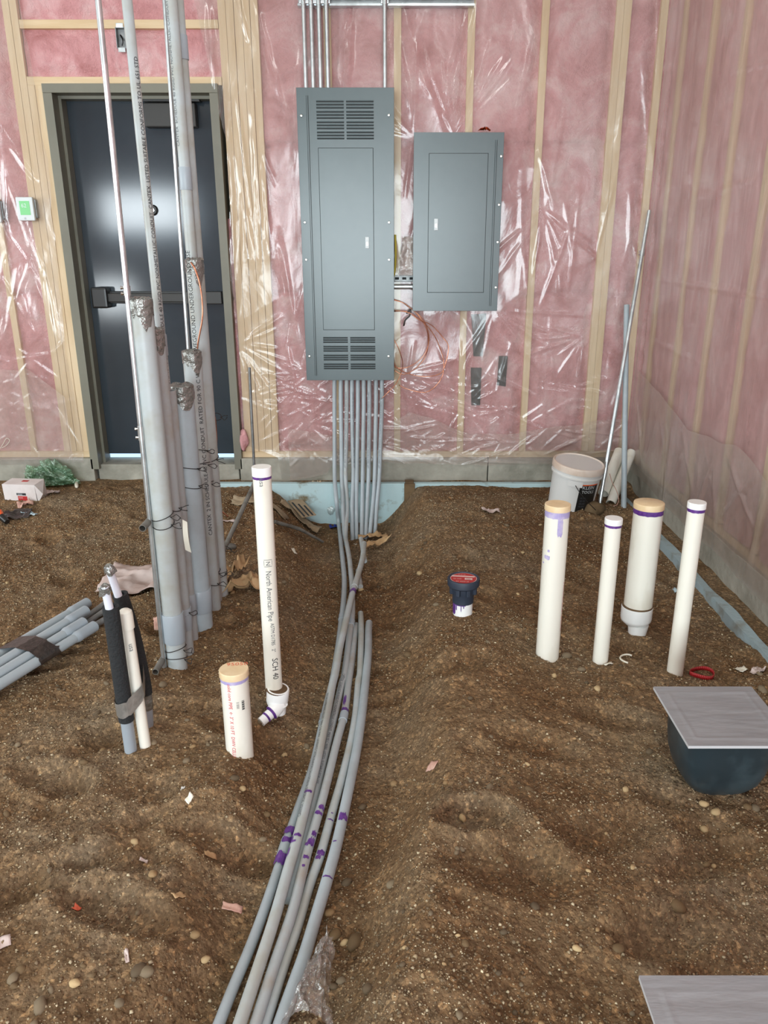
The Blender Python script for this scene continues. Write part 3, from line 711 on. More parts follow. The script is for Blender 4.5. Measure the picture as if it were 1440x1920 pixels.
# right wall, lower skirt
U, V = np.meshgrid(np.linspace(0, 1, 240), np.linspace(0, 1, 110)); Y_ = 1.2+U*3.7
zt_ = np.interp(Y_, [1.2, 2.9, 3.4, 4.0, 4.5, 4.9], [.55, .60, .66, .62, .74, .80])+.03*fbm(Y_*3, Y_*0, 520, 3); zb_ = np.interp(Y_, [1.2, 3, 4, 4.9], [.12, .13, .15, .17])+.014*fbm(Y_*5, Y_*0, 530, 3)
Z_ = zb_+V*(zt_-zb_); cr = []
for c0_ in (4.6, 4.15, 3.75, 3.45, 3.1, 2.7): cr += [(c0_-math.sin(q_)*.22, .64-.26*math.cos(q_), math.pi/2+q_, .26, rn.uniform(.010, .024), rn.uniform(.004, .014)) for q_ in (rn.uniform(-1, -.6), rn.uniform(-.6, -.2), rn.uniform(-.1, .2), rn.uniform(.3, .8))]
Xf = 1.545-0.012*ridged(Y_*2.0+Z_*1.0, Z_*.6, 540, 2)*sstep(1.0, 0.55, V)-creases(Y_, Z_, cr)*sstep(1.0, .85, V)-0.012*sstep(.5, 0, V)
sheet('plastic_sheet', 'loose milky plastic skirt hanging low along the side wall', M['film_s'], np.stack([Xf, Y_, Z_], -1))

# ------------------------------------------------------------------ electrical panels
PF = 4.85
def panel(name, label, tl, brp, hinge_left, door_rect, louvers, screws, latch):
    a = P(*tl, PF); c = P(*brp, PF); x0, x1, z0, z1 = a.x, c.x, c.z, a.z
    t = thing(name, label, 'electrical panel', ((x0+x1)/2, 4.95, z0))
    MB().box(x0+.03, x1-.03, PF+.012, 4.976, z0+.03, z1-.03, b=.004).build('enclosure', M['panel'], t)
    dx0, dz1 = door_rect[0], door_rect[1]; dx1, dz0 = door_rect[2], door_rect[3]
    # trim: one solid cover; dark strips on it stand in for the slots' shade
    g = .0022
    cov = MB()
    ly = []                                  # louvre slots in (x0,x1,z)
    for (cx0, cx1, zc, pitch, n) in louvers:
        for k in range(n): ly.append((cx0, cx1, zc-k*pitch))
    cov.box(x0, x1, PF, PF+.014, z0, z1, b=.0015)
    trim = cov.build('trim_cover', M['panel'], t)
    for sx0, sx1, z in ly:
        sl = MB(); sl.box(sx0, sx1, PF-.0012, PF+.002, z-.0024, z+.0024).build('louver_slot', M['slot'], trim)
        MB().quad((sx0, PF-.001, z+.0026), (sx1, PF-.001, z+.0026), (sx1, PF-.0035, z+.0060), (sx0, PF-.0035, z+.0060)).quad((sx0, PF-.001, z+.0075), (sx0, PF-.0035, z+.0060), (sx1, PF-.0035, z+.0060), (sx1, PF-.001, z+.0075)).build('louver_lip', M['panel'], trim)
    mb = MB(); mb.box(dx0-g, dx1+g, PF-.0006, PF+.001, dz0-g, dz1+g); mb.build('door_gap', M['slot'], trim)
    d = MB().box(dx0, dx1, PF-.003, PF+.004, dz0, dz1, b=.001).build('door', M['panel'], t)
    lx, lz = latch
    l = MB().box(lx-.011, lx+.011, PF-.007, PF-.002, lz-.032, lz+.032, b=.002).build('latch', M['stat'], d)
    MB().box(lx-.005, lx+.005, PF-.009, PF-.006, lz-.018, lz+.004, b=.001).build('latch_button', M['chrome'], d)
    hx = hinge_left
    h = MB(); h.box(hx-.0035, hx+.0035, PF-.0045, PF+.002, z0+.03, z1-.04, b=.001); h.build('hinge', M['panel'], t)
    hg = MB(); hg.box(hx-.006, hx-.0042, PF-.0009, PF+.001, z0+.03, z1-.04); hg.box(hx+.0042, hx+.006, PF-.0009, PF+.001, z0+.03, z1-.04); hg.build('hinge_gap', M['slot'], t)
    for sx, sz in screws:
        MB().lathe((sx, PF, sz), (0, -1, 0), [(.008, 0), (.008, .004), (.0055, .007), (0, .0075)], 12).build('screw', M['brass'], t, 40)
    return t
def px2(x, y): q = P(x, y, PF); return q.x, q.z
dl = px2(597, 278); dr = px2(702, 618)
lv = []
for yy in (191, 210.5, 230, 249):
    for xa, xb in ((593, 644.5), (649, 700.5)):
        z = P(xa, yy, PF).z; lv.append((P(593+ (xa-593), 200, PF).x, P(xb, 200, PF).x, z, .0158, 3))
for yy in (634, 650.5, 667, 683.5):
    for xa, xb in ((606.5, 652.5), (657, 703.5)):
        z = P(xa, yy, PF).z; lv.append((P(xa, 655, PF).x, P(xb, 655, PF).x, z, .0132, 3))
scr = [px2(565, 217), px2(729, 216), px2(571.5, 417), px2(729.5, 417), px2(574, 487), px2(729.5, 487), px2(580, 668), px2(728.5, 668)]
panel('electrical_panel', 'tall grey electrical panel with louvers and grey conduits below it', (555, 164), (739, 713), px2(584, 440)[0], (dl[0], dl[1], dr[0], dr[1]), lv, scr, px2(688.5, 455))
dl = px2(805, 288); dr = px2(906, 548)
scr = [px2(939.5, 293), px2(935.5, 384), px2(933, 454), px2(929.5, 539)]
panel('electrical_panel', 'shorter grey electrical panel without louvers above the copper wire', (776, 248), (932, 583), px2(925.5, 400)[0], (dl[0], dl[1], dr[0], dr[1]), [], scr, px2(817.5, 421))
# steel conduits rising from the tall panel to a strut channel
zs = P(700, 9, 4.93).z; zs2 = 2.98
st = thing('strut_channel', 'galvanized strut channel holding the steel conduits above the tall panel', 'strut channel', (X_at(720, 5, 4.95), 4.95, zs))
xa, xb = P(558, 5, 4.95).x, P(890, 5, 4.95).x
mb = MB(); mb.box(xa, xb, 4.945, 4.985, zs, zs+.003); mb.box(xa, xb, 4.945, 4.985, zs+.038, zs+.041); mb.box(xa, xb, 4.982, 4.985, zs+.003, zs+.038); mb.box(xa, xb, 4.943, 4.946, zs, zs+.010); mb.box(xa, xb, 4.943, 4.946, zs+.031, zs+.041)
mb.build('channel', M['emt'], st)
names = ['first', 'second', 'third', 'fourth']
ex = [P(x, 133, 4.93).x for x in (573, 587, 601, 615, 722)]
for i, x in enumerate(ex):
    lab = ('%s steel conduit from the left above the tall panel' % names[i]) if i < 4 else 'lone steel conduit above the right side of the tall panel'
    t = thing('steel_conduit', lab, 'conduit', (x, 4.925, 2.38), 'steel conduits above the tall panel')
    MB().tube([(x, 4.925, 2.33), (x, 4.925, 3.85)], .0117, 16).build('pipe', M['emt'], t, 50)
    MB().tube([(x, 4.925, 2.352), (x, 4.925, 2.385)], .0155, 16).build('connector', M['emt'], t, 50)
    cl = MB(); cl.tube([(x, 4.925, zs-.002), (x, 4.925, zs+.042)], .0150, 16); cl.box(x-.021, x-.013, 4.915, 4.945, zs+.004, zs+.036, b=.002); cl.box(x+.013, x+.021, 4.915, 4.945, zs+.004, zs+.036, b=.002)
    cl.build('clamp', M['emt'], t, 50)
    MB().lathe((x+.004, 4.911, zs+.02), (0, -1, 0), [(.006, 0), (.006, .005), (0, .007)], 8).build('clamp_screw', M['chrome'], t)
# nipple and strut between the panels
p0 = P(739, 538, 4.93); p1 = P(776, 538, 4.93)
t = thing('conduit_nipple', 'short shiny steel conduit joining the two electrical panels', 'conduit', p0)
MB().tube([(p0.x-.05, 4.93, p0.z), (p1.x+.05, 4.93, p0.z)], .0145, 16).build('pipe', M['emt'], t, 50)
MB().tube([(p1.x-.018, 4.93, p0.z), (p1.x+.01, 4.93, p0.z)], .018, 16).build('locknut', M['emt'], t, 50)
p0 = P(739, 522, 4.97); p1 = P(776, 522, 4.97)
t = thing('strut_channel', 'dull strut channel behind the gap between the two electrical panels', 'strut channel', p0)
mb = MB(); mb.box(p0.x-.05, p1.x+.06, 4.955, 4.99, p0.z-.02, p0.z+.02, b=.003); mb.build('channel', M['emt_dull'], t)
for k in range(3): MB().box(p0.x+.005+k*.045, p0.x+.03+k*.045, 4.953, 4.957, p0.z-.007, p0.z+.007, b=.002).build('strut_slot', M['slot'], t)
# document pouch and cable in the gap
U, V = np.meshgrid(np.linspace(0, 1, 14), np.linspace(0, 1, 22)); a = P(745, 518, 4.91); b_ = P(776, 442, 4.91)
Xg = a.x+(.06-.0)*0+U*(.125)+.03*V; Zg = a.z+V*(b_.z-a.z); Yg = 4.915-.02*ridged(U*3, V*4, 600, 2)
pouch = thing('document_pouch', 'crinkled clear pouch with papers between the two electrical panels', 'document pouch', (a.x, 4.92, a.z))
grid_object('pouch', M['film_bag'], np.stack([Xg, Yg, Zg], -1), pouch)
grid_object('paper', M['paper'], np.stack([Xg*.9+.1*(a.x+.07), Yg+.012, Zg*.94+.06*(a.z+.12)], -1), pouch)
c = catmull([P(741, 440, 4.95), P(742, 470, 4.94), P(741, 500, 4.95), P(738, 520, 4.96)])
tag(MB().tube(c, .006, 8).build('yellow_cable', M['yellow'], None, True), 'yellow cable tucked behind the tall panel edge', 'cable')
# red-orange scrap on top of the small panel
mb = MB(); rr_ = random.Random(3); a = P(908, 247, 4.9)
mb.grid(np.array([[(a.x-.035+.07*i/8, 4.875+.05*j/5, a.z+.004+.022*abs(math.sin(i*1.9+j*1.3))*math.sin(math.pi*(i+.5)/9)) for j in range(6)] for i in range(9)]))
tag(mb.build('orange_wrapper', M['orange'], None, True), 'crumpled orange wrapper lying on top of the shorter panel', 'wrapper')
# black strips in the gap of the insulation below the small panel
for i, (pts, lab) in enumerate((([(884, 590), (912, 588), (905, 668), (888, 668)], 'black strip in the insulation gap just under the shorter panel'), ([(883, 690), (903, 690), (900, 760), (884, 760)], 'lower black strip in the insulation gap under the shorter panel'), ([(936, 668), (952, 668), (948, 725), (932, 722)], 'small black strip in the pink insulation right of the gap'))):
    q = [P(a_, b2, 4.982) for a_, b2 in pts]; mb = MB(); n = len(q)
    back = [v_+Vector((0, .02, 0)) for v_ in q]; mb.poly(q)
    for k in range(n): mb.quad(q[k], back[k], back[(k+1) % n], q[(k+1) % n])
    tag(mb.build('black_strip', M['black'], None), lab, 'strip')
# copper ground wires
CW = [[(736, 561), (752, 566), (768, 577), (785, 592), (799, 615), (803, 640), (798, 668), (780, 690), (757, 702), (738, 694)],
      [(736, 562), (756, 568), (772, 580), (792, 597), (803, 622), (803, 648), (790, 672), (766, 688), (745, 690), (737, 684)],
      [(738, 584), (762, 584), (780, 596), (800, 610), (820, 640), (832, 680), (826, 712), (800, 735), (765, 730), (748, 722)],
      [(738, 582), (765, 586), (790, 600), (812, 612), (832, 635), (841, 650), (836, 680), (826, 700), (800, 706), (770, 702), (745, 690), (737, 676)],
      [(738, 636), (748, 655), (755, 680), (752, 700), (742, 720), (728, 735), (715, 748)]]
for i, q in enumerate(CW):
    c = catmull([P(a_, b2, 4.925-.008*i+.012*math.sin(k*1.3+i)) for k, (a_, b2) in enumerate(q)], 6)
    lab = ['inner loop of bare copper wire beside the tall panel', 'second inner loop of bare copper wire beside the tall panel', 'longest copper wire loop hanging lowest beside the tall panel', 'widest copper wire loop bulging right beside the tall panel', 'copper wire hanging straight down along the tall panel edge'][i]
    tag(MB().tube(c, .0026, 8).build('copper_wire', M['copper'], None, True), lab, 'wire', 'copper wires beside the tall panel')
q = [P(762, 588, 4.9), P(770, 580, 4.9), P(768, 592, 4.895), P(760, 600, 4.895), P(757, 611, 4.9)]
tag(MB().tube(catmull(q, 4), [.007]*5*3+[.006]*1+[.001]*1 if False else .005, 8).build('black_tape_tie', M['btape'], None, True), 'black tape tie around the copper wire loops', 'tape')

# ------------------------------------------------------------------ grey conduits from the tall panel into the trench
ordn = ['first', 'second', 'third', 'fourth', 'fifth', 'sixth', 'seventh', 'eighth', 'ninth']
top = [627, 639, 650, 660, 671, 682, 692.5, 705, 716]
mid = [627.5, 641, 648, 662.5, 669, 680, 691, 702.5, 711]
PT = 'CANTEX  SCHEDULE 40 RIGID PVC NONMETALLIC CONDUIT  MAX 90 C WIRE  LISTED  SUITABLE FOR USE'
def conduit(name, label, pts, r, mt, group, parts=None, n=16, hollow=0.0, cat='conduit'):
    c = catmull(pts, 8); t = thing(name, label, cat, c[-1] if c[-1].z < c[0].z else c[0], group)
    MB().tube(c, r, n, hollow=hollow).build('pipe', mt, t, 50)
    return t, Path(c)
def zz(px, py, z): return G(px, py, z)
R34 = .0133
def up_(i):   # the straight part under the panel
    return [P(top[i], 705, 4.90), P(top[i], 760, 4.89), P((top[i]+mid[i])/2, 830, 4.86-.004*i), P(mid[i], 895, 4.80-.002*i)]
foot = {3: [(660, 950, 4.70), (661, 1012, 4.58)], 4: [(668, 950, 4.71), (669, 1012, 4.58)], 5: [(679, 950, 4.71), (678, 997, 4.60)], 6: [(688, 950, 4.72), (686, 993, 4.62)], 7: [(699, 945, 4.73), (695, 985, 4.64)], 8: [(707, 940, 4.74), (704, 982, 4.66)]}
low1 = [(635, 980, -.16), (639, 1019, -.16), (643, 1055, -.13), (645.6, 1089, -.11), (644, 1128, -.10), (640, 1165, -.10), (634, 1215, -.10), (624, 1275, -.10), (609, 1337, -.10), (588, 1431, -.10), (557, 1522, -.095), (536, 1581, -.095), (522, 1627, -.09), (494, 1710, -.085), (466, 1784, -.08), (438, 1850, -.08), (416, 1906, -.08), (395, 1960, -.08)]
low3 = [(648, 1003, -.155), (650, 1019, -.14), (655, 1046, -.12), (658, 1074, -.105), (660, 1097, -.105), (661, 1130, -.105), (660, 1160, -.10), (655, 1191, -.10), (651, 1227, -.10), (645, 1269, -.10), (641, 1281, -.10), (630, 1330, -.10), (613, 1400, -.10), (596, 1470, -.10), (580, 1540, -.105), (562, 1610, -.105), (540, 1690, -.105)]
C3 = [(683, 1019, -.10), (680, 1046, -.075), (674, 1069, -.065), (668, 1089, -.06), (662, 1108, -.06), (657, 1128, -.06), (652, 1149, -.06), (645, 1180, -.06), (636.5, 1217, -.065), (629, 1261, -.07), (623, 1285, -.07), (613, 1337, -.07), (595, 1424, -.07), (574, 1508, -.068), (557, 1574, -.066), (539.5, 1634, -.065), (515, 1721, -.06), (487, 1808, -.06), (456, 1901, -.06), (436, 1960, -.06)]
CM = [(668, 1172, -.13), (666, 1183, -.115), (663, 1214, -.11), (658, 1253, -.105), (653, 1285, -.10), (646, 1337, -.09), (632, 1390, -.085), (606, 1494, -.08), (576, 1599, -.078), (550, 1703, -.07), (515, 1808, -.07), (484, 1905, -.07), (466, 1960, -.07)]
CN = [(676, 1150, -.12), (677, 1167, -.105), (677, 1206, -.095), (675, 1261, -.095), (672, 1278, -.095), (667, 1337, -.095), (658, 1390, -.095), (641, 1459, -.095), (623, 1522, -.095), (602, 1599, -.095), (581, 1658, -.095), (557, 1738, -.09), (532.5, 1808, -.09), (503, 1901, -.09), (484, 1960, -.09)]
CO = [(692, 1168, -.11), (691, 1183, -.10), (690.5, 1222, -.085), (686.5, 1269, -.085), (679, 1337, -.085), (668.6, 1407, -.085), (651, 1494, -.085), (632, 1581, -.085), (613, 1651, -.08), (592, 1721, -.08), (571, 1791, -.08), (550, 1850, -.08), (531, 1904, -.08), (512, 1960, -.08)]
grp = 'grey conduits under the tall panel'
for i in range(9):
    if i == 0:
        pts = up_(i)+[P(631, 940, 4.68)]+[zz(*q) for q in low1]
        t, pa = conduit('grey_conduit', 'leftmost grey conduit under the tall panel, running along the whole trench', pts, R34, M['pvc'], grp)
        tr1 = (t, pa)
    elif i == 1:
        pts = up_(i)+[P(643, 950, 4.68), P(645, 990, 4.55), P(648, 1020, 4.40)]
        t, pa = conduit('grey_conduit', 'second grey conduit from the left under the tall panel', pts, R34, M['pvc'], grp)
    elif i == 2:
        pts = up_(i)+[P(651, 950, 4.70)]+[zz(*q) for q in low3]
        t, pa = conduit('grey_conduit', 'third grey conduit under the tall panel, bending into the trench under another', pts, R34, M['pvc_dirty'], grp)
        tr3 = (t, pa)
    else:
        pts = up_(i)+[P(*q) for q in foot[i]]
        e = pts[-1]; pts.append(e+(e-pts[-2]).normalized()*.08)
        t, pa = conduit('grey_conduit', '%s grey conduit from the left under the tall panel, ending in dirt' % ordn[i], pts, R34, M['pvc'], grp)
    if i in (2, 3, 6, 8):
        text_on_path(PT, .012, pa, R34, 1.15 if i in (2,) else pa.L-.12, .35 if i != 3 else -.5, M['ink_g'], t, up=False, wide=1.0) if False else text_on_path(PT[:70], .013, pa, R34, .10, .35 if i != 3 else -.5, M['ink_g'], t, up=True)
# trench conduits
grp = 'grey conduits in the trench'
t, pc3 = conduit('grey_conduit', 'grey conduit crossing on top of the others along the trench', [zz(*q) for q in C3], R34*1.12, M['pvc_light'], grp); tc3 = t
t, pm = conduit('grey_conduit', 'middle grey conduit in the trench with the most purple splashes', [zz(*q) for q in CM], R34*1.02, M['pvc_dirty'], grp); tm = t
t, pn = conduit('grey_conduit', 'grey conduit in the trench, second from the right', [zz(*q) for q in CN], R34, M['pvc_light'], grp); tn = t
t, po = conduit('grey_conduit', 'rightmost grey conduit lying in the trench', [zz(*q) for q in CO], R34*1.2, M['pvc'], grp); to = t
# stubs partly buried where the trench starts
for a_, b2, lab in (((677, 1010, -.11), (684, 1052, -.10), 'short buried grey conduit end beside the kraft paper strip'), ((671, 1070, -.125), (676, 1100, -.12), 'stub of grey conduit poking from dirt beside the crossing conduit')):
    q0, q1 = zz(*a_), zz(*b2); conduit('grey_conduit_stub', lab, [q0, q1], R34, M['pvc_dirty'], None)
def s_of(path, px, py):
    best = None
    for k in range(241):
        d = path.L*k/240; p = path.at(d)[0]-CAM
        zc = p.y*CS-p.z*SN
        if zc <= .1: continue
        x = PX+F*p.x/zc; y = PY-F*(p.y*SN+p.z*CS)/zc; e = (x-px)**2+(y-py)**2
        if best is None or e < best[0]: best = (e, d)
    return best[1]
sd = 0
def splash(path, r, owner, items):
    global sd
    for px, py, ln, t0, t1_ in items:
        sd += 1; s = s_of(path, px, py); MB().patch(path, r, s-ln/2, s+ln/2, t0, t1_, .45, sd).build('primer_stain', M['primer'], owner)
def coupling(path, r, owner, px, py, ln, mt, k=1.16):
    s = s_of(path, px, py); pts = [path.at(s-ln/2+ln*i/4)[0] for i in range(5)]
    MB().tube(pts, r*k, 18).build('coupling', mt, owner, 50)
coupling(tr1[1], R34, tr1[0], 641, 1158, .05, M['coupl']); coupling(tr1[1], R34, tr1[0], 604, 1350, .05, M['coupl']); coupling(tr1[1], R34, tr1[0], 536, 1588, .065, M['pvc'], 1.2)
coupling(tr3[1], R34, tr3[0], 660, 1168, .05, M['coupl'])
coupling(pc3, R34*1.12, tc3, 667, 1096, .05, M['pvc_light']); coupling(pm, R34*1.02, tm, 644, 1345, .05, M['coupl'])
splash(tr1[1], R34*1.2, tr1[0], [(545, 1560, .028, -1.5, 1.3), (536, 1585, .02, -1.4, 1.0), (526, 1612, .04, -1.5, 1.5)])
splash(pc3, R34*1.12, tc3, [(661, 1110, .035, -1.5, 1.5), (581, 1489, .012, -.5, 1.3), (560, 1572, .010, -.6, .9), (556, 1585, .008, .2, 1.2), (562, 1578, .02, .9, 1.6), (552, 1606, .03, .9, 1.6)])
splash(pm, R34*1.02, tm, [(650, 1318, .06, .1, 1.0), (645, 1335, .025, -1.4, 1.4), (601, 1520, .018, -1.2, .4), (597, 1532, .014, -1.0, .9), (583, 1567, .02, -.9, .2), (578, 1582, .03, -1.0, .6), (577, 1590, .010, .2, 1.1), (572, 1612, .012, -.6, .6), (570, 1632, .008, -.2, .4)])
splash(pn, R34, tn, [(621, 1532, .004, -.3, .2), (620, 1543, .005, -.8, .6), (599, 1605, .02, -.8, .9), (598, 1614, .012, -.2, .9)])
splash(po, R34*1.2, to, [(641, 1538, .03, -1.0, .8), (634, 1585, .004, .2, .9), (613, 1649, .005, -.9, 1.0)])
text_on_path(PT, .014, pc3, R34*1.12, s_of(pc3, 566, 1540), .9, M['ink_g'], tc3, up=False)
text_on_path(PT, .014, tr3[1], R34, s_of(tr3[1], 645, 1270), .2, M['ink_g'], tr3[0], up=True)

# ------------------------------------------------------------------ row of upright conduits
def zat(py, Y): return P(PX, py, Y).z
def xat(px, py, Y): return P(px, py, Y).x
def upright(name, label, x, y, z1, r, mt, group='upright grey conduits in the row', top='open', z0=None, coup=(), hollow=.004, textat=None, txt=PT, tsize=.016, tth=.4, cat='conduit', lean=0.0, inkm='ink_g'):
    z0 = t1(x, y)-.05 if z0 is None else z0
    t = thing(name, label, cat, (x, y, z0), group); p0, p1 = Vector((x, y, z0)), Vector((x+lean, y, z1))
    MB().tube([p0, p1], r, 24, hollow=hollow if top == 'open' else 0).build('pipe', mt, t, 50)
    for cz, ln, k in coup:
        ax = (p1-p0).normalized(); c = p0+ax*((cz-z0)/ax.z)
        MB().tube([c-ax*ln/2, c-ax*ln*.47, c+ax*ln*.47, c+ax*ln/2], [r*k*.97, r*k, r*k, r*k*.97], 24, hollow=r*k-r-.0002).build('coupling', M['coupl'], t, 50)
    if top == 'tape': foil_cap(t, p1, r, label)
    pa = Path([p0, p1])
    if textat: text_on_path(txt, tsize, pa, r, textat-z0, tth, M[inkm], t, up=True)
    return t, pa
def foil_cap(t, p, r, seed='a', h=.040, flap=.05):
    rnd = random.Random(seed); mb = MB(); n = 24; rings = []
    for k, (rr, dz) in enumerate(((1.03, -h), (1.06, -h*.6), (1.05, -h*.2), (1.04, .003), (.75, .010), (.35, .006), (.02, .008))):
        b = len(mb.v)
        for i in range(n):
            a = 2*math.pi*i/n; q = rr*r*(1+rnd.uniform(-.03, .05)*(rr > .9)); dd = dz+(rnd.uniform(-.018, .006) if k == 0 else rnd.uniform(-.003, .003))
            if k == 0: dd -= flap*max(0, math.cos(a+.9))**6
            mb.v.append(p+Vector((q*math.cos(a), q*math.sin(a), dd)))
        rings.append(b)
    for a, b in zip(rings, rings[1:]):
        for i in range(n): mb.f.append((a+i, a+(i+1) % n, b+(i+1) % n, b+i))
    mb.build('tape_cap', M['foil'], t, 35, label='crumpled silver tape cap')
XROW = -.83
upright('grey_conduit', 'thick grey upright conduit capped with silver tape, closest in the row', -.836, 2.62, zat(563, 2.62), .0365, M['pvc_light'], top='tape', coup=[(.16, .12, 1.13)])
upright('grey_conduit', 'second upright conduit in the row with a torn tape flap', -.832, 2.735, zat(619, 2.735), .030, M['pvc_dirty'], top='tape', coup=[(.14, .09, 1.13)])
zt_ = zat(731, 2.84)
upright('grey_conduit', 'upright conduit in the row carrying the slim tall conduit', -.834, 2.84, zt_-.002, .0245, M['pvc_dirty'], top='open', coup=[(.15, .09, 1.13)])
x0 = xat(312, 731, 2.84); x1 = xat(238, 0, 2.84)
t, pa = upright('tall_grey_conduit', 'leftmost tall grey conduit rising past the top of the door', x0, 2.84, 3.85, .0168, M['pvc_light'], z0=zt_, lean=(x1-x0)*1.0*(3.85-zt_)/(zat(0, 2.84)-zt_), coup=[(zat(647, 2.84), .075, 1.18)], textat=zat(720, 2.84), txt='STD 10 18 UNDRG  SCHEDULE 40 RIGID PVC NONMETALLIC CONDUIT  CANTEX  LISTED SUITABLE CONFORMS TO UL 651 STD', tsize=.0185, tth=.55, inkm='ink')
upright('grey_conduit', 'thick upright conduit with a wide crumpled tape cap at its top', -.815, 2.93, zat(724, 2.93), .046, M['pvc'], top='tape', coup=[(.13, .10, 1.1)])
upright('grey_conduit', 'short upright conduit hidden behind the thick taped one', -.826, 3.04, .62, .03, M['pvc_dark'], top='open', coup=[(.14, .09, 1.13)])
upright('grey_conduit', 'printed upright conduit with crumpled foil bunched on top', -.815, 3.13, zat(660, 3.13), .0365, M['pvc_light'], top='tape', textat=.35, txt='CANTEX  2 IN SCHEDULE 40 PVC CONDUIT  RATED FOR 90 C WIRE ABOVEGROUND UNDERGROUND USE', tsize=.024, tth=.45, inkm='ink')
upright('grey_conduit', 'upright conduit near the far end of the row, of middling height', -.822, 3.215, .70, .03, M['pvc_dirty'], top='open')
upright('grey_conduit', 'upright conduit with a copper wire coming out of its taped top', -.815, 3.29, zat(488, 3.29), .036, M['pvc_light'], top='tape')
x0 = xat(361, 500, 3.36); x1 = xat(322, 0, 3.36)
t, pa = upright('tall_grey_conduit', 'middle tall grey conduit passing the door closer', xat(409, 1100, 3.36), 3.36, 3.85, .0225, M['pvc_light'], coup=[(zat(335, 3.36), .085, 1.1)], textat=1.9, tsize=.018, tth=-.9, inkm='ink_g')
t, pa = upright('tall_grey_conduit', 'rightmost tall grey conduit with a darker coupling near the top', xat(419, 1095, 3.43), 3.43, 3.85, .0205, M['pvc_light'], coup=[(zat(89, 3.43), .085, 1.16)], textat=.7, txt='UNDERGROUND USE  CANTEX  SCHEDULE 40 RIGID PVC CONDUIT  LISTED SUITABLE  SCHEDULE 40 RIGID PVC CONDUIT', tsize=.018, tth=-.45, inkm='ink')
# steel tubes
def steel(name, label, p0, p1, r, coup=(), mt='emt'):
    t = thing(name, label, 'conduit', p0); MB().tube([p0, p1], r, 16, hollow=.0015).build('pipe', M[mt], t, 50)
    d = (p1-p0)
    for f, ln in coup:
        c = p0+d*f; a = d.normalized()
        MB().tube([c-a*ln/2, c+a*ln/2], r*1.25, 16).build('coupling', M['emt'], t, 50)
        for sg in (-.3, .3):
            q = c+a*ln*sg; MB().lathe(q+Vector((-r*1.1, -.002, 0)), (-1, -.3, 0), [(.004, 0), (.004, .006), (.0055, .006), (.0055, .009), (0, .010)], 8).build('set_screw', M['chrome'], t)
    return t
e0 = Vector((xat(306, 1228, 2.60), 2.60, t1(-.9, 2.64)-.01)); e1 = Vector((xat(184, 0, 2.60), 2.60, zat(0, 2.60)))
e1 = e0+(e1-e0)*((3.85-e0.z)/(e1.z-e0.z)); Lz = e1.z-e0.z
steel('steel_conduit', 'thin bright steel conduit standing left of the upright row', e0, e1, .0092, [((zat(812, 2.60)-e0.z)/Lz, .05), ((zat(545, 2.60)-e0.z)/Lz, .03)])
e0 = Vector((xat(352, 640, 3.40), 3.40, .9)); e1 = Vector((xat(308, 0, 3.40), 3.40, zat(0, 3.40))); e0.z = zat(640, 3.40)
e0 = e1+(e0-e1)*((e1.z-.02)/(e1.z-e0.z)); e1 = e0+(e1-e0)*((3.85-e0.z)/(e1.z-e0.z))
steel('steel_conduit', 'slim bright steel conduit along the middle tall conduit', e0, e1, .0078)
e0 = P(479, 925, 4.35); e1 = P(467.5, 689, 4.35)
t = thing('steel_rod', 'thin steel tube standing in dirt in front of the wooden post', 'steel tube', e0); MB().tube([e0, e1], .0078, 12, hollow=.0015).build('tube', M['emt_dull'], t, 50)
# bars and tie wires of the row
b0 = Vector((-.882, 2.53, .588)); tag(MB().tube([b0, Vector((-.878, 3.42, .60))], .0125, 14, hollow=.002).build('support_bar', M['rod'], None, 50), 'grey horizontal bar tied to the upright row at mid height', 'bar')
b1 = Vector((-.886, 2.51, .03)); tag(MB().tube([b1, Vector((-.876, 3.42, .045))], .0125, 14, hollow=.002).build('support_bar', M['rod'], None, 50), 'grey horizontal bar lying on dirt at the foot of the upright row', 'bar')
rnd = random.Random(11)
def tie(cx, cy, z, r, seed, label):
    rn = random.Random(seed); pts = []
    for k in range(20):
        a = 2*math.pi*k/20+1.2; pts.append(Vector((cx+math.cos(a)*(r+.0025), cy+math.sin(a)*(r+.0025), z+.012*math.sin(a+seed))))
    mb = MB(); mb.tube(pts, .0016, 6, closed=True)
    e = Vector((cx+r*.9, cy-r*.45, z))
    for s in (1, -1): mb.tube(catmull([e, e+Vector((.012, -.010, .004*s)), e+Vector((.022+rn.uniform(0, .012), -.010+rn.uniform(-.01, .01), .010*s)), e+Vector((.032+rn.uniform(0, .012), -.012, .004*s+rn.uniform(-.012, .012)))], 3), .0016, 5)
    return tag(mb.build('tie_wire', M['wirek'], None, True), label, 'wire', 'tie wires on the upright row')
for k, (cx, cy, r, zlist) in enumerate(((-.836, 2.62, .0365, (.575, .605, .07, .03)), (-.832, 2.735, .03, (.60, .17)), (-.815, 2.93, .046, (.70, .63)), (-.815, 3.13, .0365, (.66, .72, .12)), (-.822, 3.215, .03, (.13, .55)), (-.815, 3.29, .036, (.10, .64)), (-.805, 3.43, .0205, (.16, .80)))):
    for j, z in enumerate(zlist): tie(cx, cy, z, r, k*5+j, 'black tie wire round the %s, %s' % (('thick closest upright conduit', 'second upright conduit of the row', 'thick conduit with the wide tape cap', 'printed upright conduit with bunched foil', 'upright conduit of middling height', 'upright conduit with the copper wire', 'rightmost tall conduit')[k], ('at knee height', 'just above the other', 'near the dirt', 'lowest on it')[j] if k == 0 else ('at mid height', 'a little higher up', 'near the dirt')[j] if z > .3 and k in (2, 3) else ('near the dirt' if z < .3 else 'at mid height')))
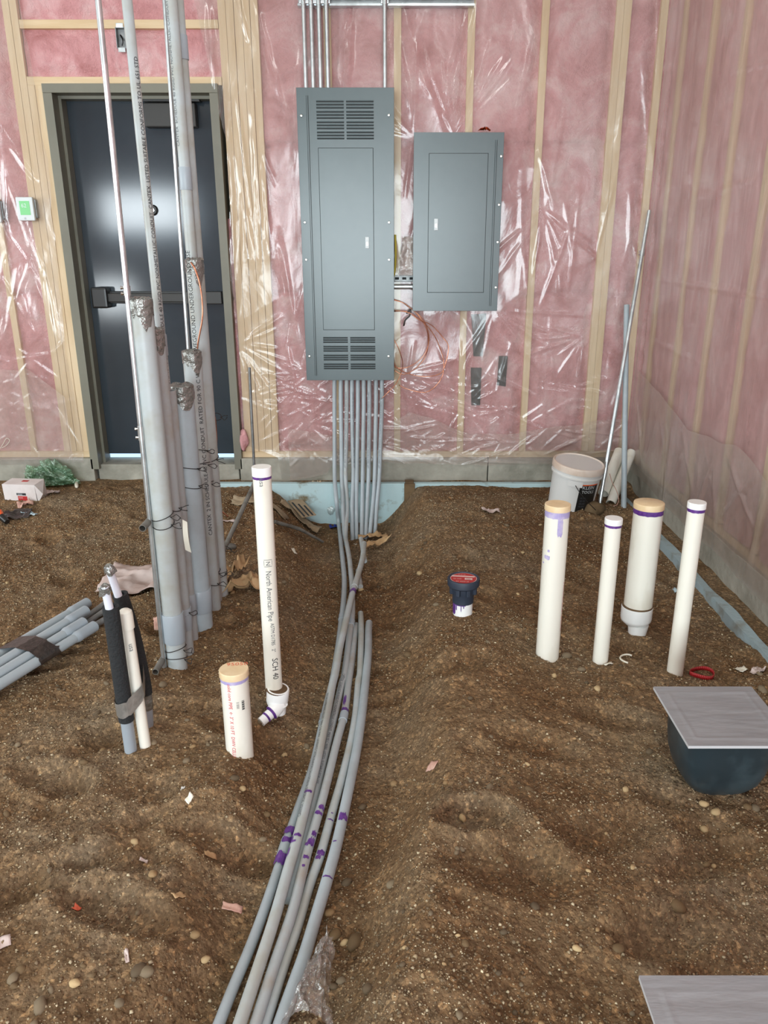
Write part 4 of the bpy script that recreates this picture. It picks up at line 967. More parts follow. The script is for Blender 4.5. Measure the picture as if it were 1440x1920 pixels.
# paper tag
a = P(343, 975, 2.70); mb = MB(); q = [P(342, 974, 2.69), P(351, 979, 2.69), P(359, 1036, 2.69), P(348, 1031, 2.69)]
U, V = np.meshgrid(np.linspace(0, 1, 4), np.linspace(0, 1, 8)); Aq = np.zeros((8, 4, 3))
for i in range(8):
    for j in range(4):
        p = (q[0]*(1-V[i, j])+q[3]*V[i, j])*(1-U[i, j])+(q[1]*(1-V[i, j])+q[2]*V[i, j])*U[i, j]; Aq[i, j] = (p.x, p.y-.012*math.sin(V[i, j]*3), p.z)
tag(grid_object('paper_tag', M['shell'], Aq, None, True, tuple(Aq.mean((0, 1)))), 'cream paper tag tied to the upright row by black wire', 'tag')
# copper wire on the row
c = catmull([P(358, 492, 3.24), P(366, 505, 3.22), P(374, 530, 3.21), P(379, 565, 3.21), P(379, 600, 3.21), P(371, 645, 3.22), P(370, 680, 3.23), P(374, 710, 3.24), P(388, 745, 3.28), P(401, 775, 3.36), P(405, 800, 3.40), P(406, 840, 3.40), P(402, 870, 3.38), P(394, 890, 3.36), P(386, 898, 3.34), P(389, 920, 3.32), P(400, 940, 3.32), P(415, 958, 3.33), P(428, 969, 3.35)], 5)
tag(MB().tube(c, .0032, 8).build('copper_wire', M['copper'], None, True), 'long bare copper wire trailing down the upright conduit row', 'wire')

# ------------------------------------------------------------------ white pipes
def capped(name, label, x, y, z1, r, capmat, cap_h=.022, cap_k=1.05, primer=None, ph=.012, z0=None, pm='primer'):
    z0 = t1(x, y)-.06 if z0 is None else z0
    t = thing(name, label, 'pipe', (x, y, z0)); p0 = Vector((x, y, z0)); p1 = Vector((x, y, z1))
    MB().tube([p0, Vector((x, y, z1-.004))], r, 32).build('pipe', M['white'], t, 50)
    k = r*cap_k
    MB().lathe((x, y, z1-cap_h), (0, 0, 1), [(k, 0), (k, cap_h-.004), (k*.985, cap_h-.001), (k*.96, cap_h), (0, cap_h)], 36).build('cap', M[capmat], t, 40)
    pa = Path([p0, p1])
    if primer:
        mb = MB(); mb.patch(pa, r, z1-cap_h-ph-z0, z1-cap_h+.001-z0, -math.pi, math.pi, .12, int(x*1000), nt=40, ns=2)
        mb.build('primer_band', M[pm], t, label='purple primer band')
    return t, pa
# tall pipe with lettering
wx, wy, wz = -.432, 2.41, .845
t, pa = capped('white_pipe', 'tall printed white pipe standing beside the trench with an angled fitting', wx, wy, wz, .030, 'white2', .030, 1.07, True, .009, z0=.028)
def sz(py, Y=wy-.03): return zat(py, Y)-.028
text_on_path('North American Pipe', .026, pa, .030, sz(1071), .12, M['ink_g'], t, up=False, fit=sz(1071)-sz(1165))
text_on_path('N', .020, pa, .030, sz(1053), .12, M['ink_g'], t, up=False)
mb = MB(); s_a = sz(1052)-.0
for a0, a1, ta, tb in ((0, .022, -.35, -.31), (0, .022, .55, .59)): mb.patch(pa, .03, s_a-a1+.002, s_a+.003, ta, tb, 0, 1, nt=1)
for a0 in (s_a+.003, s_a-.021): mb.patch(pa, .03, a0-.0008, a0+.0008, -.35, .59, 0, 1, ns=1)
mb.build('printed_logo_box', M['ink_g'], t)
text_on_path('ASTM D1785   2"', .018, pa, .030, sz(1169), .22, M['ink_g'], t, up=False, fit=sz(1169)-sz(1223))
text_on_path('SCH 40', .029, pa, .030, sz(1235), .30, M['ink'], t, up=False, fit=sz(1235)-sz(1274))
text_on_path('usa', .022, pa, .030, sz(897), -.05, M['ink_g'], t, up=False)
fx, fy = wx+.010, wy-.012
cup = MB().lathe((fx, fy, -.030), (.12, -.05, 1), [(.030, -.012), (.036, .0), (.0395, .012), (.040, .058), (.0375, .062), (.033, .062), (.0325, .040), (0, .038)], 32).build('reducer_cup', M['white2'], t, 40)
MB().lathe((fx-.002, fy, -.027), (.12, -.05, 1), [(.0405, .055), (.0405, .0575), (.036, .0582)], 32).build('sediment_ring', M['mud'], cup)
MB().lathe((fx+.008, fy-.016, -.062), (.12, -.05, 1), [(.020, 0), (.024, .004), (.024, .034), (.028, .04)], 28).build('elbow_neck', M['white2'], t, 40)
ax = Vector((-.62, -.62, -.30)).normalized(); e = Vector((fx+.006, fy-.030, -.030))
st = MB().lathe(e, ax, [(.020, -.02), (.024, .0), (.026, .012), (.026, .026), (.019, .027), (.019, .050), (.0172, .051), (.0172, .078), (0, .078)], 28).build('elbow_outlet', M['white2'], t, 40)
MB().lathe(e, ax, [(.0262, .0265), (.0262, .029), (.0195, .0292), (.0195, .034)], 28).build('primer_band', M['primer'], st)
MB().lathe(e, ax, [(.0194, .049), (.0194, .0525), (.0177, .053), (.0177, .056)], 28).build('primer_band', M['primer'], st)
# short pipe with the writing on its lid
sx, sy, s1 = -.492, 2.075, .297
t, pa = capped('white_pipe', 'short stubby white pipe with orange writing on its cream lid', sx, sy, s1, .0425, 'cream', .022, 1.06, True, .012, pm='primer_l')
z00 = W[t].z
text_flat('95050', .026, (sx-.026, sy+.014, s1+.0006), (1, .12, 0), (-.12, 1, 0), M['ink_or'], t)
text_on_path('solid core PIPE  \u2190 3" X 10 FT  DWV CELLULAR CORE', .016, pa, .0425, s1-.030-z00, -.42, M['ink_red'], t, up=False, wide=.9)
mb = MB()
for k in range(9):
    s = zat(1303+k*2.0, sy)-z00; mb.patch(pa, .0425, s-.0012*(1+k % 2), s+.0008, .38, .60, 0, 1, ns=1, nt=2)
mb.build('printed_barcode', M['ink'], t)
text_on_path('|| |||||||', .009, pa, .0425, zat(1303, sy)-z00, .12, M['ink_g'], t, up=False)
# the four on the right
t, pa = capped('white_pipe', 'white pipe with a cream lid and runny pale purple primer', .597, 2.675, .632, .0445, 'cream', .022, 1.07, True, .024, pm='primer_l')
z00 = W[t].z
for a_, c_, u0, u1, k_ in ((.524, .588, .1, .55, 4), (.425, .44, -.9, -.35, 6), (.455, .465, -.6, -.4, 7), (.405, .41, -1.1, -.9, 8)): MB().patch(pa, .0445, a_-z00, c_-z00, u0, u1, .3, k_, nt=5).build('primer_drip', M['primer_l'], t)
text_on_path('3" DWV PVC PIPE CELLULAR CORE ASTM F891', .010, pa, .0445, .33-z00, 1.25, M['ink_red'], t)
capped('white_pipe', 'thin white pipe, shortest of the group near the side wall', .802, 2.66, .582, .0298, 'white2', .022, 1.09, True, .010)
t, pa = capped('white_pipe', 'fattest white pipe with a cream lid and collar at its foot', 1.002, 2.88, .572, .057, 'cream', .024, 1.04, True, .020, z0=t1(1.0, 2.84)+.06)
cz = t1(1.0, 2.84)+.035
MB().lathe((.998, 2.875, cz), (0, 0, 1), [(.040, -.002), (.048, .006), (.060, .018), (.0625, .028), (.0625, .078), (.060, .080)], 36).build('collar', M['white2'], t, 40)
MB().lathe((.998, 2.875, cz), (0, 0, 1), [(.0585, .0795), (.0612, .081), (.0612, .0835), (.0575, .084)], 36).build('sediment_ring', M['mud'], t)
MB().lathe((1.004, 2.866, cz-.11), (.03, .0, 1), [(.034, 0), (.036, .07), (.042, .112)], 28).build('reducer_neck', M['white2'], t, 40)
capped('white_pipe', 'thin white pipe nearest the red ring and grey lid', 1.062, 2.57, .673, .0295, 'white2', .022, 1.09, True, .012)
# black test cap
_q = hit(868, 1152); bx, by = _q.x, _q.y+.02; zb = t1(bx, by); zc = zat(1083, by)
t = thing('test_cap_pipe', 'white pipe stub closed by a dark navy rubber test cap', 'pipe', (bx, by, zb-.05))
MB().tube([(bx, by, zb-.05), (bx, by, zc-.05)], .0415, 32).build('pipe', M['white2'], t, 50)
hgt = zc-zb
cp = MB().lathe((bx, by, zc), (0, 0, 1), [(.0435, -.110), (.0450, -.108), (.0455, -.070), (.0475, -.066), (.049, -.042), (.062, -.036), (.067, -.030), (.068, -.004), (.066, .0), (.060, .0005), (.057, -.004), (0, -.004)], 40).build('rubber_cap', M['rubber'], t, 35)
for k in range(8):
    a = 2*math.pi*k/8+.3; Mx = Matrix.Translation((bx, by, zc)) @ Matrix.Rotation(a, 4, 'Z')
    MB().box(.044, .060, -.008, .008, -.066, -.034, M=Mx, b=.003).build('rib', M['rubber'], cp)
MB().lathe((bx, by, zc-.0035), (0, 0, 1), [(.053, 0), (.053, .001), (0, .001)], 40).build('label_disc', M['label_red'], t)
MB().lathe((bx, by, zc-.0035), (0, 0, 1), [(.0555, 0), (.0555, .0006), (.053, .0006)], 40).build('label_rim', M['label_pale'], t)
zl_ = zc-.0018
MB().box(-.048, .048, -.006, .006, zl_, zl_+.0003, M=Matrix.Translation((bx, by+.018, 0)) @ Matrix.Rotation(-.12, 4, 'Z')).build('label_stripe', M['label_pale'], t)
MB().box(-.016, .016, -.009, .009, zl_, zl_+.0003, M=Matrix.Translation((bx+.020, by-.010, 0)) @ Matrix.Rotation(-.12, 4, 'Z')).build('label_patch', M['label_pale'], t)
text_flat('||||| |||||||', .013, (bx-.045, by-.008, zl_+.0003), (1, -.12, 0), (.12, 1, 0), M['label_pale'], t, wide=.8)
text_flat('|||| ||||||| |||', .013, (bx-.036, by-.036, zl_+.0003), (1, -.1, 0), (.1, 1, 0), M['label_pale'], t)
text_flat('||| |||| ||||', .010, (bx-.020, by+.034, zl_+.0003), (1, -.1, 0), (.1, 1, 0), M['label_pale'], t, wide=.9)
text_flat('||||||', .012, (bx+.008, by-.014, zl_+.0006), (1, -.12, 0), (.12, 1, 0), M['ink'], t)
pa = Path([Vector((bx, by, zb-.05)), Vector((bx, by, zc))]); s_ = zc-.108-(zb-.05)
for k, (a0, a1, ln) in enumerate(((-1.5, -.8, .05), (-.75, -.62, .028), (-.2, -.12, .030), (.05, .14, .016), (-.9, .3, .006))): MB().patch(pa, .0415, s_-ln, s_+.002, a0, a1, .15, k, nt=4).build('primer_drip', M['primer'], t)

# ------------------------------------------------------------------ insulated lines on the left
f1 = Vector((-.832, 2.06, t1(-.832, 2.06)-.04)); f2 = Vector((-.815, 2.175, t1(-.815, 2.175)-.04)); f3 = Vector((-.793, 2.085, t1(-.793, 2.085)-.04))
h1_ = P(207, 1137, 2.03); h2_ = P(225, 1114, 2.16); h3_ = P(235, 1152, 2.09)
def along(a, b, t_): return a+(b-a)*t_
def insul(label, f, h, pex, r=.0235, foil=False, via=None):
    t = thing('insulated_pipe', label, 'pipe', f, 'black insulated lines')
    k = .28 if not foil else .30
    via = via or [along(f, h, .33), along(f, h, .66)]
    MB().tube([q for q in catmull([f]+(via or [])+[h], 8) if q.z <= along(f, h, k+.05).z], r*.80, 20).build('sleeve', M['sleeve'], t, 50)
    via = via or [along(f, h, .33), along(f, h, .66)]; fp = catmull([f]+via+[h], 8); fp = [q for q in fp if q.z >= along(f, h, k).z]
    MB().tube(fp, r, 24, hollow=.010).build('foam_cover', M['foamblk'], t, 50)
    MB().tube([along(f, h, .9), pex], .0118, 18).build('inner_tube', M['pex'], t, 50)
    ax = (pex-h).normalized(); mb = MB(); rn = random.Random(label); u, v = perp(ax)
    for i in range(16):
        a = 2*math.pi*i/16
        mb.v.append(pex+ax*(.004+rn.uniform(-.002, .002))+(u*math.cos(a)+v*math.sin(a))*.009); 
    for i in range(16):
        a = 2*math.pi*i/16; mb.v.append(pex-ax*.004+(u*math.cos(a)+v*math.sin(a))*(.0128+rn.uniform(0, .003)))
    for i in range(16):
        a = 2*math.pi*i/16; mb.v.append(pex-ax*(.016+rn.uniform(-.006, .010))+(u*math.cos(a)+v*math.sin(a))*(.0135+rn.uniform(0, .010)))
    for i in range(16):
        j = (i+1) % 16; mb.f += [(i, j, 16+j, 16+i), (16+i, 16+j, 32+j, 32+i)]
    mb.f.append(tuple(range(16))); mb.build('foil_tip', M['foil'], t, 30)
    if foil: MB().tube([q for q in catmull([f]+(via or [])+[h], 12) if along(f, h, k-.11).z <= q.z <= along(f, h, k+.03).z], r*.9, 20).build('foil_wrap', M['foil'], t, 50)
    return t
insul('front black foam insulated pipe with a bluish white tube at its top', f1, h1_, P(196, 1099, 2.00))
insul('rear black foam insulated pipe with a taller white tube at its top', f2, h2_, P(203, 1062, 2.12), foil=True, via=[P(272, 1300, 2.18), P(251, 1197, 2.175)])
t = thing('white_pipe', 'slim cream white pipe taped between the two black insulated pipes', 'pipe', f3)
MB().tube([f3, h3_], .0175, 24).build('pipe', M['white'], t, 50)
ax = (h3_-f3).normalized(); MB().lathe(h3_-ax*.045, ax, [(.0215, 0), (.0215, .045), (.020, .055), (.012, .062), (0, .064)], 28).build('cap', M['white'], t, 40)
text_on_path('usa', .02, Path([f3, h3_]), .0175, (h3_-f3).length-.09, .2, M['ink_g'], t)
k1, k2, k3 = .44, .40, .42
cs = [along(f1, h1_, .43), along(f2, h2_, .46), along(f3, h3_, .45)]; axm = ((h1_-f1).normalized()+(h2_-f2).normalized()).normalized()
mb = MB(); band(mb, cs, [.0245, .0245, .0185], axm, .052, .003, .004, 3, skew=Vector((.2, .3, 0)))
tag(mb.build('duct_tape_band', M['tape'], None), 'silver duct tape binding the black insulated pipes together', 'tape')

# ------------------------------------------------------------------ taped bundle of conduits on the left
bun = [((164, 1130), (-40, 1250), .030), ((161, 1145), (-40, 1268), .048), ((157, 1167), (-40, 1287), .042), ((177, 1174), (-40, 1308), .028)]
lab = ['farthest grey conduit of the taped bundle on the dirt', 'second grey conduit of the taped bundle, resting highest', 'printed grey conduit of the taped bundle, third from the far side', 'nearest grey conduit of the taped bundle on the dirt']
cs = []; axb = None; gz = .02
for i, ((a_, b2), (c_, d_), z) in enumerate(bun):
    p0 = G(a_, b2, z+gz); p1 = G(c_, d_, z+gz); d = (p1-p0).normalized(); p1 = p0+d*1.35
    t = thing('grey_conduit', lab[i], 'conduit', p0, 'taped conduit bundle')
    r = .0192
    MB().tube([p0+d*.10, p1], r, 20, hollow=.003).build('pipe', M['pvc'], t, 50)
    MB().tube([p0, p0+d*.085, p0+d*.098, p0+d*.115], [r*1.20, r*1.20, r*1.26, r*1.02], 20, hollow=.0025).build('bell_end', M['coupl'], t, 50)
    if i in (1, 2): text_on_path(PT[:60], .014, Path([p0, p1]), r, .95 if i == 2 else .9, -.8, M['ink_g'], t, up=False)
    s = .46-.03*i+.01
    cs.append((p0, d, r)); axb = d
tp = G(60, 1222, .05); cc = [p0+d*((tp-p0).dot(d)+.0) for p0, d, r in cs]
mb = MB(); band(mb, cc, [.0197]*4, axb, .10, .0012, .006, 5)
tag(mb.build('black_tape_band', M['btape'], None), 'black tape wound around the conduit bundle', 'tape')
for i, ((a_, b2), (c_, d_)) in enumerate((((196, 1132), (150, 1166)), ((204, 1140), (158, 1172)), ((206, 1156), (168, 1178)))):
    p0 = G(a_, b2, .035); p1 = G(c_, d_, .022); d = (p1-p0).normalized()
    tag(MB().tube([p0, p0+d*.6], .0125, 16, hollow=.002).build('grey_conduit', M['pvc_dark'], None, 50), ['dusty thin conduit behind the black insulated pipe, farthest of three', 'dusty thin conduit behind the black insulated pipe, middle of three', 'dusty thin conduit behind the black insulated pipe, nearest of three'][i], 'conduit', 'dusty conduits under the bundle')

# ------------------------------------------------------------------ tubs with grey lids
def tub(label_t, label_l, x0, x1, y0, y1, zl, name2='square_lid'):
    cx, cy = (x0+x1)/2, (y0+y1)/2; zg = t1(cx, cy)
    t = thing('plastic_tub', label_t, 'tub', (cx, cy, zg-.02)); mb = MB(); n = 48; rings = []
    hx = (x1-x0)/2
    for f, z in ((.50, zg-.02), (.62, zg+.002), (.74, zg+.03), (.82, zg+.07), (.86, zg+.12), (.885, zl-.01), (.90, zl-.003)):
        b = len(mb.v)
        for k in range(n):
            a = 2*math.pi*k/n; ca, sa = math.cos(a), math.sin(a); ex = .55
            mb.v.append(Vector((cx+hx*f*math.copysign(abs(ca)**ex, ca), cy+hx*f*.94*math.copysign(abs(sa)**ex, sa), z)))
        rings.append(b)
    for a, b in zip(rings, rings[1:]):
        for k in range(n): mb.f.append((a+k, a+(k+1) % n, b+(k+1) % n, b+k))
    mb.f.append(tuple(rings[0]+k for k in range(n))[::-1])
    mb.build('body', M['tub'], t, 50)
    l = thing(name2, label_l, 'board', (cx, cy, zl))
    U, V = np.meshgrid(np.linspace(0, 1, 60), np.linspace(0, 1, 60)); X_ = x0+U*(x1-x0); Y_ = y0+V*(y1-y0)
    e = np.minimum(np.minimum(U, 1-U), np.minimum(V, 1-V))
    Zq = zl+.010+.0012*fbm(X_*5, Y_*26, 900, 2)*sstep(0, .1, e)+.0016*np.exp(-((e-.11)/.012)**2)
    grid_object('tape_face', M['lid'], np.stack([X_, Y_, Zq], -1), l)
    MB().box(x0, x1, y0, y1, zl, zl+.0085, b=.001).build('board', M['lid_edge'], l)
tub('dark green plastic tub set into the dirt under a square lid', 'square silver grey lid lying on the dark tub', .805, 1.11, 1.792, 2.095, .212)
tub('second dark tub under the lid at the bottom corner', 'silver grey lid at the bottom corner of the picture', .456, .76, .78, 1.085, .212)

# ------------------------------------------------------------------ bucket corner
bc = Vector((P(1071, 905, 4.46).x, 4.46, t1(P(1071, 905, 4.46).x, 4.46)-.04)); axk = Vector((.10, -.10, 1)).normalized()
t = thing('bucket', 'white plastic bucket with a black label and dusty lid, tilted', 'bucket', bc)
HB = .302
MB().lathe(bc, axk, [(.128, 0), (.132, .004), (.142, HB*.78), (.151, HB*.785), (.152, HB*.81), (.144, HB*.82), (.146, HB)], 44).build('body', M['bucket'], t, 35)
ld = MB().lathe(bc+axk*HB, axk, [(.150, -.035), (.153, -.034), (.154, -.004), (.151, .004), (.146, .006), (.142, .002), (.134, -.004), (0, -.004)], 44).build('lid', M['bucketlid'], t, 35)
paB = Path([bc, bc+axk*HB])
mb = MB(); rr_ = random.Random(2)
for dx, dy, s in ((.05, -.06, .030), (.085, -.03, .022), (.01, -.09, .018)):
    u_, v_ = Vector((1, 0, -.10)), Vector((0, 1, .10)); c = bc+axk*(HB-.0025)+u_*dx+v_*dy
    mb.poly([c+u_*s*1.6*math.cos(a)*rr_.uniform(.7, 1.2)+v_*s*math.sin(a)*rr_.uniform(.6, 1.1) for a in np.linspace(0, 2*math.pi, 12, endpoint=False)])
mb.build('mud_smear', M['mud'], ld)
def rB(s): return .132+(.142-.132)*s/(HB*.78)
lb = MB(); b_ = 0
for th0_, th1_ in ((.25, 1.15),):
    n1_, n2_ = 12, 6; base = len(lb.v)
    for j in range(n1_+1):
        for i in range(n2_+1):
            s = .012+(HB*.70-.012)*i/n2_; lb.v.append(paB.pos(s, th0_+(th1_-th0_)*j/n1_, rB(s)+.0012))
    for j in range(n1_):
        for i in range(n2_): k = base+j*(n2_+1)+i; lb.f.append((k, k+1, k+n2_+2, k+n2_+1))
lo = lb.build('label', M['black'], t, True)
mb = MB(); s = HB*.705; mb.patch(paB, rB(s), s-.003, s+.003, .25, 1.15, 0, 1, off=.0015); mb.build('label_edge', M['orange'], t)
def text_around(body, size, s, th, mt):
    bm = text_bm(body, size); mb = MB(); bm.verts.index_update()
    for q in bm.verts: ss = s+q.co.y; mb.v.append(paB.pos(ss, th+q.co.x/.14, rB(ss)+.0022))
    mb.f = [tuple(q.index for q in f.verts) for f in bm.faces]; bm.free(); mb.build('printed_lettering', mt, lo)
text_around('KLEIN', .030, HB*.62, .36, M['stat']); text_around('TOOLS', .026, HB*.53, .36, M['stat'])
for k in range(4): text_around('||||| |||||||', .011, HB*(.42-.06*k), .36, M['ink_g'])
text_around('||||||| |||', .011, HB*.14, .36, M['ink_g'])
hs = MB(); n1_ = 8
for j in range(n1_+1):
    for i in range(3):
        s = HB*(.66+.06*i); hs.v.append(paB.pos(s, -.28+.60*j/n1_, .152))
for j in range(n1_):
    for i in range(2): k = j*3+i; hs.f.append((k, k+1, k+4, k+3))
hs.build('handle_boss', M['bucket'], t, True)
hp = [paB.pos(HB*.70, .05, .156)]+[paB.pos(HB*(.70-.75*math.sin(f*math.pi/2*.8)), .05+f*1.6, .165+.03*math.sin(f*3)) for f in np.linspace(.08, 1, 10)]
MB().tube(catmull(hp, 3), .0022, 6).build('wire_handle', M['wirek'], t, True)
# rock, leaning tubes, white offcuts
def rock_mesh(seed, sub=3, flat=.7, rough=.22):
    bm = bmesh.new(); bmesh.ops.create_icosphere(bm, subdivisions=sub, radius=1)
    for v in bm.verts:
        n = v.co.normalized(); k = 1+rough*float(fbm(np.array([n.x*1.4+seed*3.1+n.z*.7]), np.array([n.y*1.4-seed+n.z*.9]), seed, 3)[0])
        v.co = Vector((n.x*k, n.y*k, n.z*k*flat))
    return bm
rp = hit(1112, 962)
mb = MB(); mb.bm(rock_mesh(3, 3, .72, .25), Matrix.Translation(rp+Vector((0, 0, .025))) @ Matrix.Diagonal((.068, .058, .062, 1)))
tag(mb.build('rock', M['rock'], None, True), 'large round brown rock in front of the bucket', 'rock')
p0 = P(1124, 942, 4.44); p0.z = t1(p0.x, p0.y)-.02; p1 = P(1217.5, 395, 4.88)
steel('steel_conduit', 'shiny steel tube leaning into the corner behind the bucket', p0, p1, .0115, [(.12, .06), (.86, .03)])
p0 = P(1170, 952, 4.40); p0.z -= .02; p1 = P(1175, 572, 4.78)
tag(MB().tube([p0, along(p0, p1, .5)+Vector((0, .0, 0)), p1], .0165, 18, hollow=.003).build('grey_conduit', M['pvc'], None, 50), 'grey conduit leaning into the corner beside the steel tube', 'conduit')
p0 = P(1131, 925, 4.55); p1 = P(1162, 846, 4.80)
tag(MB().tube([p0, p1], .034, 22, hollow=.004).build('white_offcut_pipe', M['white'], None, 50), 'white pipe offcut leaning in the corner, closer to the bucket', 'pipe')
p0 = P(1145, 944, 4.48); p1 = P(1184, 848, 4.80)
tag(MB().tube([p0, p1], .030, 22, hollow=.004).build('white_offcut_pipe', M['white'], None, 50), 'white pipe offcut leaning in the corner behind the grey conduit', 'pipe')
c = catmull([P(1143, 888, 4.46), P(1148, 905, 4.44), P(1155, 918, 4.44), P(1160, 935, 4.42), P(1157, 946, 4.40), P(1150, 949, 4.38)], 4)
tag(MB().tube(c, .0022, 6).build('twine', M['pinkscrap'], None, True), 'piece of brown twine curling between the white offcuts', 'twine')

# ------------------------------------------------------------------ wall devices
def thermostat(px, py, label, full=True):
    c = P(px, py, 4.95); t = thing('thermostat', label, 'thermostat', (c.x, 4.975, c.z-.06))
    MB().box(c.x-.045, c.x+.055, 4.955, 4.985, c.z-.05, c.z+.055, b=.003).build('back_box', M['emt_dull'], t)
    MB().box(c.x-.05, c.x+.05, 4.928, 4.955, c.z-.066, c.z+.066, b=.006).build('case', M['stat'], t)
    sc_ = MB().box(c.x-.030, c.x+.030, 4.9255, 4.929, c.z-.034, c.z+.044, b=.001).build('screen', M['screen'], t)
    text_flat('62', .032, (c.x-.02, 4.925, c.z+.008), (1, 0, 0), (0, 0, 1), M['stat'], sc_)
    text_flat('||||', .012, (c.x-.012, 4.9275, c.z-.056), (1, 0, 0), (0, 0, 1), M['ink_g'], t)
thermostat(50, 392, 'white thermostat with a glowing green screen beside the wooden studs')
thermostat(-13, 395, 'second thermostat cut off by the picture edge')
c = P(228, 72, 4.97); t = thing('junction_box', 'small steel junction box set in insulation above the door', 'junction box', (c.x, 4.98, c.z-.06))
mb = MB(); mb.box(c.x-.027, c.x-.024, 4.955, 5.0, c.z-.05, c.z+.05); mb.box(c.x+.024, c.x+.027, 4.955, 5.0, c.z-.05, c.z+.05); mb.box(c.x-.027, c.x+.027, 4.955, 5.0, c.z-.053, c.z-.05); mb.box(c.x-.027, c.x+.027, 4.955, 5.0, c.z+.05, c.z+.053); mb.box(c.x-.027, c.x+.027, 4.995, 5.0, c.z-.05, c.z+.05); mb.build('box', M['emt_dull'], t)
for s in (1, -1): MB().box(c.x-.02, c.x+.02, 4.952, 4.958, c.z+s*.06-.012, c.z+s*.06+.012, b=.002).build('ear', M['emt'], t)
MB().tube(catmull([Vector((c.x-.01, 4.985, c.z+.02)), Vector((c.x+.006, 4.97, c.z-.01)), Vector((c.x-.004, 4.975, c.z-.035))], 4), .004, 6).build('wire', M['black'], t)
# bare insulation tuft at the foot of the post
q = P(457, 825, 4.98); mb = MB(); mb.bm(rock_mesh(8, 3, 1.0, .5), Matrix.Translation(q) @ Matrix.Diagonal((.028, .03, .07, 1)))
tag(mb.build('insulation_tuft', M['pink'], None, True), 'tuft of pink insulation poking out beside the door frame foot', 'insulation')
c = catmull([P(3, 840, 4.94), P(12, 835, 4.94), P(18, 826, 4.94), P(12, 822, 4.94), P(6, 832, 4.94), P(0, 841, 4.94)], 4)
tag(MB().tube(c, .0016, 6).build('white_string', M['shell'], None, True), 'loop of white string on the plastic at the picture edge', 'string')

# ------------------------------------------------------------------ litter
def lay(name, label, cat, mt, px, py, w_, d_, rot, crump=.012, seed=1, lift=.004, nx=14, ny=10, curl=0.0, shape=None, group=None):
    """a crumpled sheet lying on the dirt"""
    c = hit(px, py); U, V = np.meshgrid(np.linspace(-.5, .5, nx), np.linspace(-.5, .5, ny)); cr, sr = math.cos(rot), math.sin(rot)
    a = U*w_; b = V*d_
    if shape is not None: a, b = shape(U, V, a, b)
    jag = .04*w_; a = a+jag*fbm(V*6, U*3, seed+5, 2)*(np.abs(U) > .4); b = b+jag*fbm(U*6, V*3, seed+6, 2)*(np.abs(V) > .4)
    X_ = c.x+a*cr-b*sr; Y_ = c.y+a*sr+b*cr
    Z_ = T(X_, Y_)+lift+crump*ridged(U*2.3+seed, V*2.3, seed, 2)+curl*(2*np.abs(U))**2
    A = np.stack([X_, Y_, Z_], -1); o = grid_object(name, mt, A, None, True, (c.x, c.y, float(Z_.min()))); so = o.modifiers.new('thickness', 'SOLIDIFY'); so.thickness = .0012
    return tag(o, label, cat, group)
# carton on the far left
c = hit(38, 945); rz = -.10; Mx = Matrix.Translation((c.x, c.y+.10, c.z+.0)) @ Matrix.Rotation(rz, 4, 'Z') @ Matrix.Rotation(.06, 4, 'X')
t = thing('carton', 'white carton with red and black labels lying by the foundation', 'box', Mx.translation)
MB().box(-.115, .095, -.055, .06, .0, .115, M=Mx, b=.002).build('body', M['carton'], t)
mb = MB(); mb.poly([Mx @ Vector(v) for v in ((.095, -.055, .115), (.135, -.045, .055), (.10, -.052, .0))]); mb.poly([Mx @ Vector(v) for v in ((.095, .06, .115), (.135, -.045, .055), (.095, -.055, .115))]); mb.poly([Mx @ Vector(v) for v in ((.10, -.052, 0), (.135, -.045, .055), (.10, .06, 0))]); mb.poly([Mx @ Vector(v) for v in ((.10, .06, 0), (.135, -.045, .055), (.095, .06, .115))])
mb.build('end_flap', M['carton'], t)
MB().box(-.025, .035, -.0562, -.055, .012, .040, M=Mx).build('red_label', M['label_red'], t); MB().box(-.030, .030, -.0562, -.055, .046, .060, M=Mx).build('black_label', M['ink'], t)
MB().box(-.02, .02, .0, .025, .115, .1163, M=Mx).build('top_label', M['label_red'], t)
ux = (Mx.to_3x3() @ Vector((1, 0, 0))); uz = (Mx.to_3x3() @ Vector((0, 0, 1)))
text_flat('||||||||||', .012, Mx @ Vector((-.024, -.0566, .049)), ux, uz, M['stat'], t); text_flat('||||||||||', .011, Mx @ Vector((-.022, -.0566, .027)), ux, uz, M['label_pale'], t)
# green bag
c = hit(80, 918); mb = MB(); bm = bmesh.new(); bmesh.ops.create_icosphere(bm, subdivisions=5, radius=1)
co = np.array([v.co[:] for v in bm.verts]); k = 1+.40*fbm(co[:, 0]*2+co[:, 2]*1.3, co[:, 1]*2-co[:, 2], 71, 3)+.55*ridged(co[:, 0]*3+co[:, 2]*2, co[:, 1]*3+co[:, 2], 72, 3)-.3+.12*(vn(co[:, 0]*14, co[:, 2]*14+co[:, 1]*9, 73)-.5)
for v, kk in zip(bm.verts, k): v.co = Vector((v.co.x*kk*.16, v.co.y*kk*.10, max(v.co.z*kk*.10, -.03)))
mb.bm(bm, Matrix.Translation((c.x+.01, c.y+.12, c.z+.045)))
tag(mb.build('green_bag', M['film_green'], None), 'crumpled translucent green plastic bag beside the carton', 'bag')
lay('black_scrap', 'torn black plastic scrap standing behind the green bag', 'scrap', M['btape'], 40, 893, .10, .10, .7, .05, 4, .03)
lay('black_scrap', 'black scrap tucked inside the green bag', 'scrap', M['btape'], 84, 908, .10, .07, -.5, .05, 5, .05)
lay('pink_cloth', 'dusty pink rag beside the carton and green bag', 'rag', M['paper'], 95, 928, .11, .07, .4, .03, 6, .006)
lay('pink_scrap', 'wad of pink insulation in front of the carton', 'scrap', M['pinkscrap'], 48, 947, .09, .06, .5, .04, 7, .004)
